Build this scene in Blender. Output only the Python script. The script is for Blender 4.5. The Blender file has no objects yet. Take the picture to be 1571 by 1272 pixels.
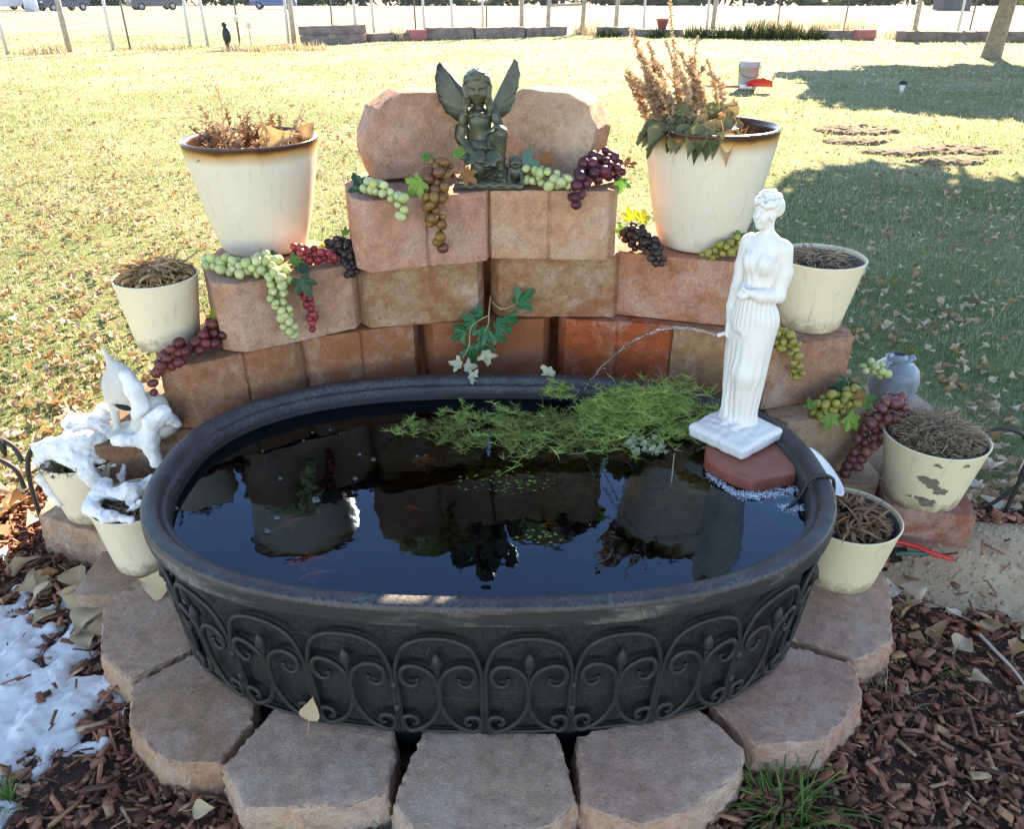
import bpy, bmesh, math, random
import numpy as np
from mathutils import Vector, Matrix, noise as mnoise

# ------------------------------------------------------------------ camera, sky, sun, exposure
SC = bpy.context.scene
COL = SC.collection
CAM_H, PITCH, FPX = 1.48, math.radians(28.4), 1250.0
cam_d = bpy.data.cameras.new('camera'); cam = bpy.data.objects.new('camera', cam_d); COL.objects.link(cam)
cam.location = (0, 0, CAM_H); cam.rotation_euler = (math.pi / 2 - PITCH, 0, 0)
cam_d.sensor_fit = 'HORIZONTAL'; cam_d.sensor_width = 36.0; cam_d.lens = 36.0 * FPX / 1571.0
cam_d.clip_start = 0.05; cam_d.clip_end = 2000
SC.camera = cam
SUN_AZ, SUN_EL = math.radians(21), math.radians(27)      # azimuth to the right of straight ahead
wd = bpy.data.worlds.new('World'); SC.world = wd; wd.use_nodes = True
wn = wd.node_tree.nodes; wl = wd.node_tree.links; wn.clear()
sky = wn.new('ShaderNodeTexSky'); sky.sky_type = 'NISHITA'; sky.sun_disc = False
sky.sun_elevation = SUN_EL; sky.sun_rotation = SUN_AZ; sky.air_density = 1.0; sky.dust_density = 0.0; sky.altitude = 2200; sky.ozone_density = 3.5
bg = wn.new('ShaderNodeBackground'); bg.inputs['Strength'].default_value = 0.13
wo = wn.new('ShaderNodeOutputWorld'); wl.new(sky.outputs[0], bg.inputs[0]); wl.new(bg.outputs[0], wo.inputs[0])
sd = bpy.data.lights.new('sun', 'SUN'); sd.energy = 5.0; sd.angle = math.radians(0.53); sd.color = (1.0, 0.93, 0.82)
sun = bpy.data.objects.new('sun', sd); COL.objects.link(sun)
sdir = Vector((math.sin(SUN_AZ) * math.cos(SUN_EL), math.cos(SUN_AZ) * math.cos(SUN_EL), math.sin(SUN_EL)))
sun.rotation_euler = sdir.to_track_quat('Z', 'Y').to_euler(); sun.location = (3, 8, 8)
SC.view_settings.view_transform = 'Standard'; SC.view_settings.look = 'None'
SC.view_settings.exposure = 2.45; SC.view_settings.gamma = 1.0; SC.view_settings.use_white_balance = True; SC.view_settings.white_balance_temperature = 8700; SC.view_settings.white_balance_tint = 14
cy = SC.cycles; cy.max_bounces = 7; cy.diffuse_bounces = 3; cy.glossy_bounces = 3; cy.transmission_bounces = 4; cy.transparent_max_bounces = 8; cy.caustics_reflective = False; cy.caustics_refractive = False; cy.use_denoising = True
SC.view_settings.gamma = 1.0; SC.view_settings.use_curve_mapping = False

RNG = np.random.default_rng(7); random.seed(7)

# ------------------------------------------------------------------ helpers: materials
def V(h): return (h[0], h[1], h[2], 1.0)

class NT:
    def __init__(s, name):
        s.m = bpy.data.materials.new(name); s.m.use_nodes = True
        s.t = s.m.node_tree; s.n = s.t.nodes; s.l = s.t.links; s.n.clear()
        s.out = s.n.new('ShaderNodeOutputMaterial')
        s._co = None
    def node(s, typ, ins=None, **kw):
        n = s.n.new(typ)
        for k, v in kw.items(): setattr(n, k, v)
        if ins:
            for k, v in ins.items(): s.set(n.inputs[k], v)
        return n
    def set(s, inp, v):
        if isinstance(v, bpy.types.NodeSocket): s.l.new(v, inp)
        elif isinstance(v, (tuple, list)) and len(v) == 3 and inp.type == 'RGBA': inp.default_value = V(v)
        else: inp.default_value = v
    def co(s):
        if s._co is None:
            tc = s.node('ShaderNodeTexCoord'); oi = s.node('ShaderNodeObjectInfo')
            m = s.node('ShaderNodeMath', {0: oi.outputs['Random'], 1: 37.0}, operation='MULTIPLY')
            cx = s.node('ShaderNodeCombineXYZ', {0: m.outputs[0], 1: m.outputs[0], 2: m.outputs[0]})
            a = s.node('ShaderNodeVectorMath', {0: tc.outputs['Object'], 1: cx.outputs[0]}, operation='ADD')
            s._co = a.outputs[0]; s.oi = oi; s.tc = tc
        return s._co
    def noise(s, scale, detail=4, rough=0.6, dist=0.0, co=None):
        n = s.node('ShaderNodeTexNoise', {'Vector': co or s.co(), 'Scale': scale, 'Detail': detail, 'Roughness': rough, 'Distortion': dist})
        return n.outputs['Fac']
    def ramp(s, fac, stops, interp='LINEAR'):
        r = s.node('ShaderNodeValToRGB', {'Fac': fac}); e = r.color_ramp.elements; r.color_ramp.interpolation = interp
        while len(e) < len(stops): e.new(0.5)
        for i, (p, c) in enumerate(stops):
            e[i].position = p; e[i].color = V(c) if not isinstance(c, (int, float)) else (c, c, c, 1)
        return r.outputs['Color']
    def mix(s, fac, a, b, mode='MIX'):
        n = s.node('ShaderNodeMix', data_type='RGBA', blend_type=mode)
        s.set(n.inputs[0], fac); s.set(n.inputs[6], a); s.set(n.inputs[7], b)
        return n.outputs[2]
    def math(s, op, a, b=0.0, clamp=False):
        n = s.node('ShaderNodeMath', {0: a, 1: b}, operation=op); n.use_clamp = clamp
        return n.outputs[0]
    def bump(s, h, strength=0.3, dist=0.01, normal=None):
        n = s.node('ShaderNodeBump', {'Height': h, 'Strength': strength, 'Distance': dist})
        if normal is not None: s.set(n.inputs['Normal'], normal)
        return n.outputs[0]
    def bsdf(s, color, rough=0.7, **kw):
        b = s.node('ShaderNodeBsdfPrincipled'); s.set(b.inputs['Base Color'], color); s.set(b.inputs['Roughness'], rough)
        for k, v in kw.items(): s.set(b.inputs[k], v)
        return b
    def done(s, sh):
        s.l.new(sh.outputs[0] if not isinstance(sh, bpy.types.NodeSocket) else sh, s.out.inputs[0]); return s.m

def simple(name, c1, c2, scale=20, rough=0.6, bump=0.15, bscale=60, bdist=0.004, **kw):
    t = NT(name); f = t.noise(scale, 5)
    col = t.ramp(f, [(0.3, c1), (0.7, c2)])
    nb = t.bump(t.noise(bscale, 5), bump, bdist)
    return t.done(t.bsdf(col, rough, Normal=nb, **kw))

def leafy(name, stops, transl=0.35, rough=0.55, scale=30, rnd=0.5):
    """thin leaves: diffuse front with light shining through from behind"""
    t = NT(name); t.co()
    f = t.noise(scale, 3)
    r = t.math('ADD', t.math('MULTIPLY', f, 1 - rnd), t.math('MULTIPLY', t.oi.outputs['Random'], rnd))
    geo = t.node('ShaderNodeNewGeometry')
    r = t.math('ADD', t.math('MULTIPLY', r, 0.6), t.math('MULTIPLY', geo.outputs['Random Per Island'], 0.4))
    col = t.ramp(r, stops)
    b = t.bsdf(col, rough); b.inputs['Specular IOR Level'].default_value = 0.3
    tr = t.node('ShaderNodeBsdfTranslucent', {'Color': col})
    mx = t.node('ShaderNodeMixShader', {0: transl}); t.l.new(b.outputs[0], mx.inputs[1]); t.l.new(tr.outputs[0], mx.inputs[2])
    return t.done(mx)

# ------------------------------------------------------------------ helpers: meshes
def mesh_from(name, v, f, mats=(), smooth=True, mi=None):
    me = bpy.data.meshes.new(name); me.from_pydata([tuple(map(float, p)) for p in v], [], [tuple(map(int, q)) for q in f])
    for m in mats: me.materials.append(m)
    if mi is not None: me.polygons.foreach_set('material_index', list(mi))
    if smooth: me.polygons.foreach_set('use_smooth', [True] * len(me.polygons))
    me.update(); return me

def fast_mesh(name, v, f, mat, smooth=False):
    """v (N,3), f (M,k) numpy"""
    v = np.asarray(v, np.float32); f = np.asarray(f, np.int32); k = f.shape[1]
    me = bpy.data.meshes.new(name); me.vertices.add(len(v)); me.vertices.foreach_set('co', v.ravel())
    me.loops.add(f.size); me.loops.foreach_set('vertex_index', f.ravel())
    me.polygons.add(len(f)); me.polygons.foreach_set('loop_start', np.arange(0, f.size, k, dtype=np.int32))
    me.polygons.foreach_set('loop_total', np.full(len(f), k, np.int32))
    if smooth: me.polygons.foreach_set('use_smooth', np.ones(len(f), bool))
    me.materials.append(mat); me.update(calc_edges=True); me.validate(); return me

def link(name, me, parent=None, loc=None, rot=None, scale=None):
    o = bpy.data.objects.new(name, me); COL.objects.link(o)
    if parent is not None: o.parent = parent
    if loc is not None: o.location = loc
    if rot is not None: o.rotation_euler = rot
    if scale is not None: o.scale = scale if hasattr(scale, '__len__') else (scale,) * 3
    return o

def tag(o, label=None, cat=None, group=None, kind=None):
    if label: o['label'] = label
    if cat: o['category'] = cat
    if group: o['group'] = group
    if kind: o['kind'] = kind
    return o

def empty(name, loc=(0, 0, 0), rot=(0, 0, 0)):
    o = bpy.data.objects.new(name, None); COL.objects.link(o); o.location = loc; o.rotation_euler = rot
    o.empty_display_size = 0.05; return o

class MB:
    """collects shapes for ONE mesh"""
    def __init__(s): s.v = []; s.f = []; s.mi = []
    def add(s, v, f, mi=0):
        b = len(s.v); s.v += [tuple(p) for p in v]; s.f += [tuple(b + i for i in q) for q in f]; s.mi += [mi] * len(f); return s
    def build(s, name, mats, parent=None, smooth=True, **kw):
        if not isinstance(mats, (list, tuple)): mats = [mats]
        return link(name, mesh_from(name, s.v, s.f, mats, smooth, s.mi), parent, **kw)

def smooth_path(pts, n=6, closed=False):
    P = [Vector(p) for p in pts]; out = []
    m = len(P)
    for i in range(m - 1):
        p0 = P[max(i - 1, 0)]; p1 = P[i]; p2 = P[i + 1]; p3 = P[min(i + 2, m - 1)]
        for k in range(n):
            t = k / n
            out.append(0.5 * ((2 * p1) + (p2 - p0) * t + (2 * p0 - 5 * p1 + 4 * p2 - p3) * t * t + (3 * p1 - p0 - 3 * p2 + p3) * t ** 3))
    out.append(P[-1]); return out

def tube(pts, r, n=8, caps=True):
    P = [Vector(p) for p in pts]; m = len(P)
    R = [r] * m if not hasattr(r, '__len__') else list(r)
    v = []; f = []
    up = Vector((0, 0, 1)); prev = None
    for i, p in enumerate(P):
        d = (P[min(i + 1, m - 1)] - P[max(i - 1, 0)])
        d = d.normalized() if d.length > 1e-9 else Vector((0, 0, 1))
        if prev is None:
            a = d.orthogonal().normalized()
        else:
            a = prev - d * prev.dot(d); a = a.normalized() if a.length > 1e-6 else d.orthogonal().normalized()
        prev = a; b = d.cross(a)
        for k in range(n):
            t = 2 * math.pi * k / n; v.append(p + (a * math.cos(t) + b * math.sin(t)) * R[i])
    for i in range(m - 1):
        for k in range(n):
            k2 = (k + 1) % n; f.append((i * n + k, i * n + k2, (i + 1) * n + k2, (i + 1) * n + k))
    if caps: f.append(tuple(range(n - 1, -1, -1))); f.append(tuple((m - 1) * n + k for k in range(n)))
    return v, f

def lathe(prof, n=32, close=False):
    v = []; f = []
    for (r, z) in prof:
        for k in range(n):
            t = 2 * math.pi * k / n; v.append((r * math.cos(t), r * math.sin(t), z))
    for i in range(len(prof) - 1):
        for k in range(n):
            k2 = (k + 1) % n; f.append((i * n + k, i * n + k2, (i + 1) * n + k2, (i + 1) * n + k))
    if close: f.append(tuple(range(n - 1, -1, -1)))
    return v, f

def box(cx, cy, cz, sx, sy, sz, rz=0):
    c, s = math.cos(rz), math.sin(rz); v = []
    for dz in (-.5, .5):
        for dx, dy in ((-.5, -.5), (.5, -.5), (.5, .5), (-.5, .5)):
            x, y = dx * sx, dy * sy; v.append((cx + x * c - y * s, cy + x * s + y * c, cz + dz * sz))
    return v, [(3, 2, 1, 0), (4, 5, 6, 7), (0, 1, 5, 4), (1, 2, 6, 5), (2, 3, 7, 6), (3, 0, 4, 7)]

CLOUD = bpy.data.textures.new('rough_stone', 'CLOUDS'); CLOUD.noise_scale = 0.035; CLOUD.noise_depth = 3
CLOUD2 = bpy.data.textures.new('rough_big', 'CLOUDS'); CLOUD2.noise_scale = 0.12; CLOUD2.noise_depth = 2

def prism_mesh(name, poly, z0, z1, mat, bevel=0.008, grow=0.0, segs=2, fine=0.034):
    """a block from a plan outline; grow widens the foot a little"""
    bm = bmesh.new(); n = len(poly)
    cx = sum(p[0] for p in poly) / n; cy = sum(p[1] for p in poly) / n
    def g(p):
        d = Vector((p[0] - cx, p[1] - cy)); L = d.length; return (cx + d.x * (1 + grow / L), cy + d.y * (1 + grow / L))
    lo = [bm.verts.new((*g(p), z0)) for p in poly]; hi = [bm.verts.new((p[0], p[1], z1)) for p in poly]
    bm.faces.new(lo[::-1]); bm.faces.new(hi)
    for i in range(n): bm.faces.new((lo[i], lo[(i + 1) % n], hi[(i + 1) % n], hi[i]))
    bmesh.ops.recalc_face_normals(bm, faces=bm.faces)
    bmesh.ops.bevel(bm, geom=[e for e in bm.edges], offset=bevel, segments=segs, affect='EDGES', profile=0.6)
    bmesh.ops.triangulate(bm, faces=bm.faces)
    for _ in range(4 if fine > .03 else 5):
        bmesh.ops.subdivide_edges(bm, edges=[e for e in bm.edges if e.calc_length() > fine], cuts=1, use_grid_fill=True)
        bmesh.ops.triangulate(bm, faces=[f for f in bm.faces if len(f.verts) > 3])
    bmesh.ops.recalc_face_normals(bm, faces=bm.faces)
    me = bpy.data.meshes.new(name); bm.to_mesh(me); bm.free(); me.materials.append(mat)
    me.polygons.foreach_set('use_smooth', [True] * len(me.polygons)); me.update()
    return me

def roughen(me, amp, scale, seed=0, big=0.0, zkeep=None):
    """push the vertices in and out by noise: cast, split stone"""
    me.update(); off = Vector((seed * 3.7, seed * 1.3, seed * 2.1))
    nr = [Vector(v.normal) for v in me.vertices]
    for v, nn in zip(me.vertices, nr):
        p = Vector(v.co) * scale + off
        d = mnoise.noise(p) * 0.6 + mnoise.noise(p * 2.3) * 0.4
        k = amp
        if zkeep is not None and nn.z > 0.8: k = amp * zkeep
        v.co += nn * (d * k + big * mnoise.noise(Vector(v.co) * 6 + off))
    me.update()

def autosmooth(me, ang=40):
    me.set_sharp_from_angle(angle=math.radians(ang))

# ------------------------------------------------------------------ helpers: sculpted forms (signed distance -> surface net)
class Sculpt:
    def __init__(s, lo, hi, vox):
        s.lo = np.array(lo, float); s.vox = vox; s.sx = 1.0
        s.n = np.ceil((np.array(hi) - s.lo) / vox).astype(int) + 1
        s.D = np.full(s.n, 0.05, np.float32)
        s.ax = [s.lo[i] + np.arange(s.n[i]) * vox for i in range(3)]
    def _win(s, lo, hi, pad):
        a = np.clip(np.floor((np.array(lo) - pad - s.lo) / s.vox).astype(int), 0, s.n)
        b = np.clip(np.ceil((np.array(hi) + pad - s.lo) / s.vox).astype(int) + 1, 0, s.n)
        sl = tuple(slice(a[i], b[i]) for i in range(3))
        X, Y, Z = np.meshgrid(*[s.ax[i][sl[i]] for i in range(3)], indexing='ij', sparse=True)
        return sl, X, Y, Z
    def _put(s, sl, d, k, cut=False):
        D = s.D[sl]
        if cut:
            h = np.clip(0.5 - 0.5 * (D + d) / max(k, 1e-6), 0, 1); s.D[sl] = D * (1 - h) - d * h + k * h * (1 - h)
        else:
            h = np.clip(0.5 + 0.5 * (D - d) / max(k, 1e-6), 0, 1); s.D[sl] = D * (1 - h) + d * h - k * h * (1 - h)
    def cap(s, a, b, ra, rb=None, k=0.01, cut=False):
        rb = ra if rb is None else rb; a = np.array(a, float) * [s.sx, 1, 1]; b = np.array(b, float) * [s.sx, 1, 1]; R = max(ra, rb)
        sl, X, Y, Z = s._win(np.minimum(a, b) - R, np.maximum(a, b) + R, k * 1.5 + 3 * s.vox)
        ba = b - a; L = ba @ ba + 1e-12
        t = np.clip(((X - a[0]) * ba[0] + (Y - a[1]) * ba[1] + (Z - a[2]) * ba[2]) / L, 0, 1)
        d = np.sqrt((X - a[0] - t * ba[0]) ** 2 + (Y - a[1] - t * ba[1]) ** 2 + (Z - a[2] - t * ba[2]) ** 2) - (ra + (rb - ra) * t)
        s._put(sl, d, k, cut); return s
    def ell(s, c, r, k=0.01, rz=0.0, rx=0.0, ry=0.0, cut=False):
        c = np.array(c, float) * [s.sx, 1, 1]; r = np.array(r, float) * [s.sx, 1, 1]; M = np.array(Matrix.Rotation(rz, 3, 'Z') @ Matrix.Rotation(ry, 3, 'Y') @ Matrix.Rotation(rx, 3, 'X')).T
        R = r.max(); sl, X, Y, Z = s._win(c - R, c + R, k * 1.5 + 3 * s.vox)
        x, y, z = X - c[0], Y - c[1], Z - c[2]
        p = [(M[i, 0] * x + M[i, 1] * y + M[i, 2] * z) / r[i] for i in range(3)]
        k0 = np.sqrt(p[0] ** 2 + p[1] ** 2 + p[2] ** 2); k1 = np.sqrt((p[0] / r[0]) ** 2 + (p[1] / r[1]) ** 2 + (p[2] / r[2]) ** 2) + 1e-9
        s._put(sl, k0 * (k0 - 1) / k1, k, cut); return s
    def box(s, c, h, k=0.006, rz=0.0, rnd=0.004):
        c = np.array(c, float); R = np.linalg.norm(h[:2]); sl, X, Y, Z = s._win(c - np.array([R, R, h[2]]), c + np.array([R, R, h[2]]), k * 1.5 + 3 * s.vox)
        x, y, z = X - c[0], Y - c[1], Z - c[2]; cc, ss = math.cos(-rz), math.sin(-rz)
        qx = np.abs(x * cc - y * ss) - h[0] + rnd; qy = np.abs(x * ss + y * cc) - h[1] + rnd; qz = np.abs(z) - h[2] + rnd
        d = np.sqrt(np.maximum(qx, 0) ** 2 + np.maximum(qy, 0) ** 2 + np.maximum(qz, 0) ** 2) + np.minimum(np.maximum(qx, np.maximum(qy, qz)), 0) - rnd
        s._put(sl, d, k); return s
    def chain(s, pts, radii, k=0.008):
        for i in range(len(pts) - 1): s.cap(pts[i], pts[i + 1], radii[i], radii[i + 1], k)
        return s
    def warp(s, fn):
        X, Y, Z = np.meshgrid(*s.ax, indexing='ij', sparse=True); s.D = (s.D + fn(X, Y, Z)).astype(np.float32); return s
    def mesh(s, name, mat, smooth_it=1):
        D = s.D.copy()
        for a in range(3):
            i0 = [slice(None)] * 3; i0[a] = 0; D[tuple(i0)] = 0.01; i0[a] = -1; D[tuple(i0)] = 0.01
        S = D < 0
        C = [(i, j, k) for i in (0, 1) for j in (0, 1) for k in (0, 1)]
        n = np.array(D.shape) - 1
        cnt = sum(S[i:i + n[0], j:j + n[1], k:k + n[2]].astype(np.int8) for i, j, k in C)
        act = np.argwhere((cnt > 0) & (cnt < 8)); idx = np.full(tuple(n), -1, np.int32); idx[tuple(act.T)] = np.arange(len(act))
        val = np.stack([D[act[:, 0] + i, act[:, 1] + j, act[:, 2] + k] for i, j, k in C], 1)
        pos = np.zeros((len(act), 3)); w = np.zeros(len(act))
        for a in range(8):
            for b in range(a + 1, 8):
                if sum(abs(C[a][q] - C[b][q]) for q in range(3)) != 1: continue
                m = (val[:, a] < 0) != (val[:, b] < 0); t = val[m, a] / (val[m, a] - val[m, b])
                ca, cb = np.array(C[a], float), np.array(C[b], float)
                pos[m] += ca + (cb - ca) * t[:, None]; w[m] += 1
        P = (act + pos / w[:, None]) * s.vox + s.lo
        F = []
        for ax in range(3):
            o1, o2 = [(1, 2), (2, 0), (0, 1)][ax]
            A = [slice(1, None)] * 3; B = [slice(1, None)] * 3
            sh = [slice(1, -1)] * 3; sh[ax] = slice(0, -1); s0 = S[tuple(sh)]
            sh2 = [slice(1, -1)] * 3; sh2[ax] = slice(1, None); s1 = S[tuple(sh2)]
            for flip, mk in ((False, s0 & ~s1), (True, ~s0 & s1)):
                e = np.argwhere(mk); e[:, o1] += 1; e[:, o2] += 1
                def cell(d1, d2):
                    q = e.copy(); q[:, o1] -= d1; q[:, o2] -= d2; return idx[q[:, 0], q[:, 1], q[:, 2]]
                quad = np.stack([cell(1, 1), cell(0, 1), cell(0, 0), cell(1, 0)], 1)
                F.append(quad[:, ::-1] if flip else quad)
        F = np.concatenate(F); F = F[(F >= 0).all(1)]
        for _ in range(smooth_it):       # one light relaxing pass
            Q = np.zeros_like(P); w = np.zeros(len(P))
            for k in range(4):
                a, b = F[:, k], F[:, (k + 1) % 4]
                np.add.at(Q, a, P[b]); np.add.at(w, a, 1); np.add.at(Q, b, P[a]); np.add.at(w, b, 1)
            P = P * 0.5 + 0.5 * Q / np.maximum(w, 1)[:, None]
        return fast_mesh(name, P, F, mat, True)

_LAT = np.random.default_rng(99).random((24, 24, 24)).astype(np.float32)
def np_noise(X, Y, Z, freq, seed=0):
    """value noise on broadcast grids, -1..1"""
    X, Y, Z = np.broadcast_arrays(X * freq + seed * 3.1, Y * freq + seed * 1.7, Z * freq + seed * 2.3)
    i, j, k = np.floor(X).astype(int), np.floor(Y).astype(int), np.floor(Z).astype(int); u, v, w = X - i, Y - j, Z - k
    u, v, w = (q * q * (3 - 2 * q) for q in (u, v, w)); r = 0
    for a in (0, 1):
        for b in (0, 1):
            for c in (0, 1): r = r + _LAT[(i + a) % 24, (j + b) % 24, (k + c) % 24] * (u if a else 1 - u) * (v if b else 1 - v) * (w if c else 1 - w)
    return r * 2 - 1
def ground_z(x, y):
    """the bed rises a little beside the right-hand blocks"""
    x = np.asarray(x, float); y = np.asarray(y, float)
    return 0.085 * np.exp(-(((x - 1.32) / 0.42) ** 2 + ((y - 1.86) / 0.22) ** 2)) + 0.012 * np.sin(x * 2.1) * np.sin(y * 1.3 + 1) * np.clip((y - 2.5) / 3, 0, 1)
def gz1(x, y): return float(ground_z(x, y))

# ------------------------------------------------------------------ materials of the place
def m_block():
    t = NT('cast_stone'); co = t.co(); oi = t.oi
    big = t.noise(6, 6, 0.7, 0.5); fine = t.noise(210, 3, 0.75); grit = t.noise(95, 4, 0.8); mid = t.noise(30, 5, 0.7)
    base = t.mix(t.ramp(mid, [(0.32, 0.0), (0.7, 1.0)]), t.mix(1.0, oi.outputs['Color'], (1.12, 1.06, 1.02), 'MULTIPLY'), t.mix(1.0, oi.outputs['Color'], (0.66, 0.60, 0.56), 'MULTIPLY'))
    pm = t.math('ADD', big, t.math('MULTIPLY', t.math('SUBTRACT', grit, 0.5), 0.35))
    base = t.mix(t.ramp(pm, [(0.47, 0.0), (0.70, 0.80)]), base, t.mix(0.6, oi.outputs['Color'], (0.56, 0.46, 0.39)))
    wsum = t.math('ADD', t.noise(4.5, 6, 0.72, 0.8), t.math('MULTIPLY', t.math('SUBTRACT', oi.outputs['Alpha'], 0.5), 0.9))
    wsum = t.math('ADD', wsum, t.math('MULTIPLY', t.math('SUBTRACT', mid, 0.5), 0.30))
    wetn = t.ramp(wsum, [(0.48, 0.0), (0.66, 1.0)])
    wet = t.mix(mid, (0.20, 0.062, 0.024), (0.32, 0.105, 0.040))
    base = t.mix(t.math('MULTIPLY', wetn, 0.8), base, wet)
    base = t.mix(1.0, base, t.ramp(fine, [(0.26, 0.32), (0.42, 0.95), (0.60, 1.0), (0.76, 1.7)]), 'MULTIPLY')
    base = t.mix(1.0, base, t.ramp(grit, [(0.24, 0.30), (0.37, 1.0), (0.64, 1.0), (0.78, 1.45)]), 'MULTIPLY')
    rough = t.math('SUBTRACT', 0.92, t.math('MULTIPLY', wetn, 0.30))
    nb = t.bump(fine, 0.7, 0.003); nb = t.bump(grit, 0.6, 0.005, nb); nb = t.bump(mid, 0.35, 0.006, nb)
    b = t.bsdf(base, rough, Normal=nb); b.inputs['Specular IOR Level'].default_value = 0.25
    return t.done(b)
M = {}
M['block'] = m_block()
def m_tub(name, amt):
    t = NT(name); n1 = t.noise(150, 4, 0.65, 0.2); n2 = t.noise(13, 5, 0.7)
    mp = t.node('ShaderNodeMapping', {'Vector': t.co(), 'Scale': (1, 1, 16.0)}); lines = t.noise(5, 2, 0.4, 0.0, mp.outputs[0])
    sc = t.math('MULTIPLY', t.ramp(n1, [(0.42, 0.0), (0.60, 1.0)]), t.ramp(n2, [(0.38, 0.1), (0.62, 1.0)]))
    col = t.mix(t.math('MULTIPLY', sc, amt), (0.016, 0.016, 0.017), (0.20, 0.19, 0.20))
    col = t.mix(t.math('MULTIPLY', t.ramp(lines, [(0.66, 0.0), (0.69, 1.0)]), 0.12), col, (0.12, 0.10, 0.085))
    ro = t.ramp(n1, [(0.4, 0.40), (0.6, 0.65)])
    return t.done(t.bsdf(col, ro, Normal=t.bump(n1, 0.25, 0.002)))
M['shell'] = m_tub('black_plastic_wall', 0.045)
M['tub'] = m_tub('black_plastic_scuffed', 0.34)
def m_lip():
    t = NT('scuffed_plastic_lip'); n1 = t.noise(55, 6, 0.7, 0.8)
    mp = t.node('ShaderNodeMapping', {'Vector': t.co(), 'Scale': (1, 1, 5.0)}); n2 = t.noise(4, 4, 0.6, 0.0, mp.outputs[0])
    dust = t.math('MULTIPLY', t.ramp(n2, [(0.46, 0.0), (0.62, 1.0)]), t.ramp(n1, [(0.35, 0.15), (0.6, 1.0)]))
    col = t.mix(t.math('MULTIPLY', dust, 0.75), (0.022, 0.021, 0.021), (0.22, 0.20, 0.175))
    return t.done(t.bsdf(col, 0.6, Normal=t.bump(n1, 0.25, 0.002)))
M['lip'] = m_lip()
M['iron'] = simple('painted_iron', (0.010, 0.010, 0.0095), (0.024, 0.023, 0.020), 60, 0.6, 0.25, 300, 0.001)
def m_water():
    t = NT('pond_water'); co = t.co()
    a = t.noise(9, 2, 0.5); b = t.noise(34, 2, 0.5)
    nb = t.bump(t.math('ADD', a, t.math('MULTIPLY', b, 0.18)), 0.10, 0.010)
    fr = t.node('ShaderNodeFresnel', {'IOR': 1.45, 'Normal': nb})
    gl = t.node('ShaderNodeBsdfGlossy', {'Color': (0.52, 0.74, 1.0), 'Roughness': 0.0, 'Normal': nb})  # reflection tinted blue to deepen the mirrored sky
    tr = t.node('ShaderNodeBsdfTransparent', {'Color': (0.55, 0.45, 0.25)})
    mx = t.node('ShaderNodeMixShader', {0: fr.outputs[0]}); t.l.new(tr.outputs[0], mx.inputs[1]); t.l.new(gl.outputs[0], mx.inputs[2])
    return t.done(mx)
M['water'] = m_water()
def m_ceramic_pot():
    t = NT('cream_glaze_brown_rim'); co = t.co()
    sep = t.node('ShaderNodeSeparateXYZ', {0: t.tc.outputs['Object']})
    z = t.math('ADD', sep.outputs[2], t.math('MULTIPLY', t.math('SUBTRACT', t.noise(18, 3), 0.5), 0.016))
    mp = t.node('ShaderNodeMapping', {'Vector': co, 'Scale': (26.0, 26.0, 2.2)}); st = t.noise(2.2, 4, 0.7, 0.3, mp.outputs[0])
    cream = t.mix(t.ramp(st, [(0.56, 0.0), (0.70, 0.8)]), (0.66, 0.60, 0.48), (0.40, 0.33, 0.24))
    cream = t.mix(t.noise(6, 3), cream, (0.62, 0.57, 0.47))
    col = t.mix(t.ramp(z, [(0.262, 0.0), (0.293, 1.0)]), cream, (0.42, 0.20, 0.035))
    col = t.mix(t.ramp(z, [(0.291, 0.0), (0.299, 1.0)]), col, (0.055, 0.022, 0.012))
    b = t.bsdf(col, 0.28, Normal=t.bump(t.noise(25, 3), 0.12, 0.004)); return t.done(b)
M['ceramic'] = m_ceramic_pot()
def m_cream(name, c=(0.73, 0.63, 0.45), peel=False):
    t = NT(name); co = t.co(); n = t.noise(5, 4); d = t.noise(70, 4, 0.7)
    col = t.mix(t.ramp(n, [(0.35, 0.0), (0.75, 0.5)]), c, (c[0] * 0.90, c[1] * 0.87, c[2] * 0.84))
    col = t.mix(t.ramp(d, [(0.70, 0.0), (0.76, 0.8)]), col, (0.16, 0.11, 0.07))
    mp = t.node('ShaderNodeMapping', {'Vector': co, 'Scale': (30.0, 30.0, 3.0)}); st = t.noise(1.6, 5, 0.75, 0.4, mp.outputs[0])
    col = t.mix(t.ramp(st, [(0.56, 0.0), (0.74, 0.55)]), col, (0.34, 0.27, 0.17))
    sp = t.node('ShaderNodeSeparateXYZ', {0: t.tc.outputs['Object']}); low = t.math('SUBTRACT', t.noise(28, 5, 0.75), t.math('MULTIPLY', sp.outputs[2], 7.0))
    col = t.mix(t.ramp(low, [(0.22, 0.0), (0.48, 0.7)]), col, (0.22, 0.16, 0.10))
    b = t.bsdf(col, 0.5, Normal=t.bump(t.noise(40, 5, 0.7), 0.15, 0.003)); return t.done(b)
M['cream'] = m_cream('cream_paint'); M['cream2'] = m_cream('cream_paint_chipped', (0.71, 0.61, 0.40))
M['bare'] = simple('weathered_bare_metal', (0.10, 0.085, 0.06), (0.22, 0.19, 0.15), 60, 0.8, 0.5, 200)
M['potin'] = simple('grey_pot_inside', (0.11, 0.11, 0.12), (0.19, 0.19, 0.20), 12, 0.6)
M['soil'] = simple('dry_potting_soil', (0.035, 0.024, 0.016), (0.10, 0.070, 0.045), 45, 0.95, 1.0, 120, 0.012)
M['mulch'] = simple('mulch_ground', (0.050, 0.024, 0.015), (0.13, 0.062, 0.040), 40, 0.95, 1.0, 80, 0.02)
M['sand'] = simple('pale_sandy_dirt', (0.36, 0.235, 0.135), (0.50, 0.36, 0.225), 14, 0.95, 0.7, 150, 0.006)
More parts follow.
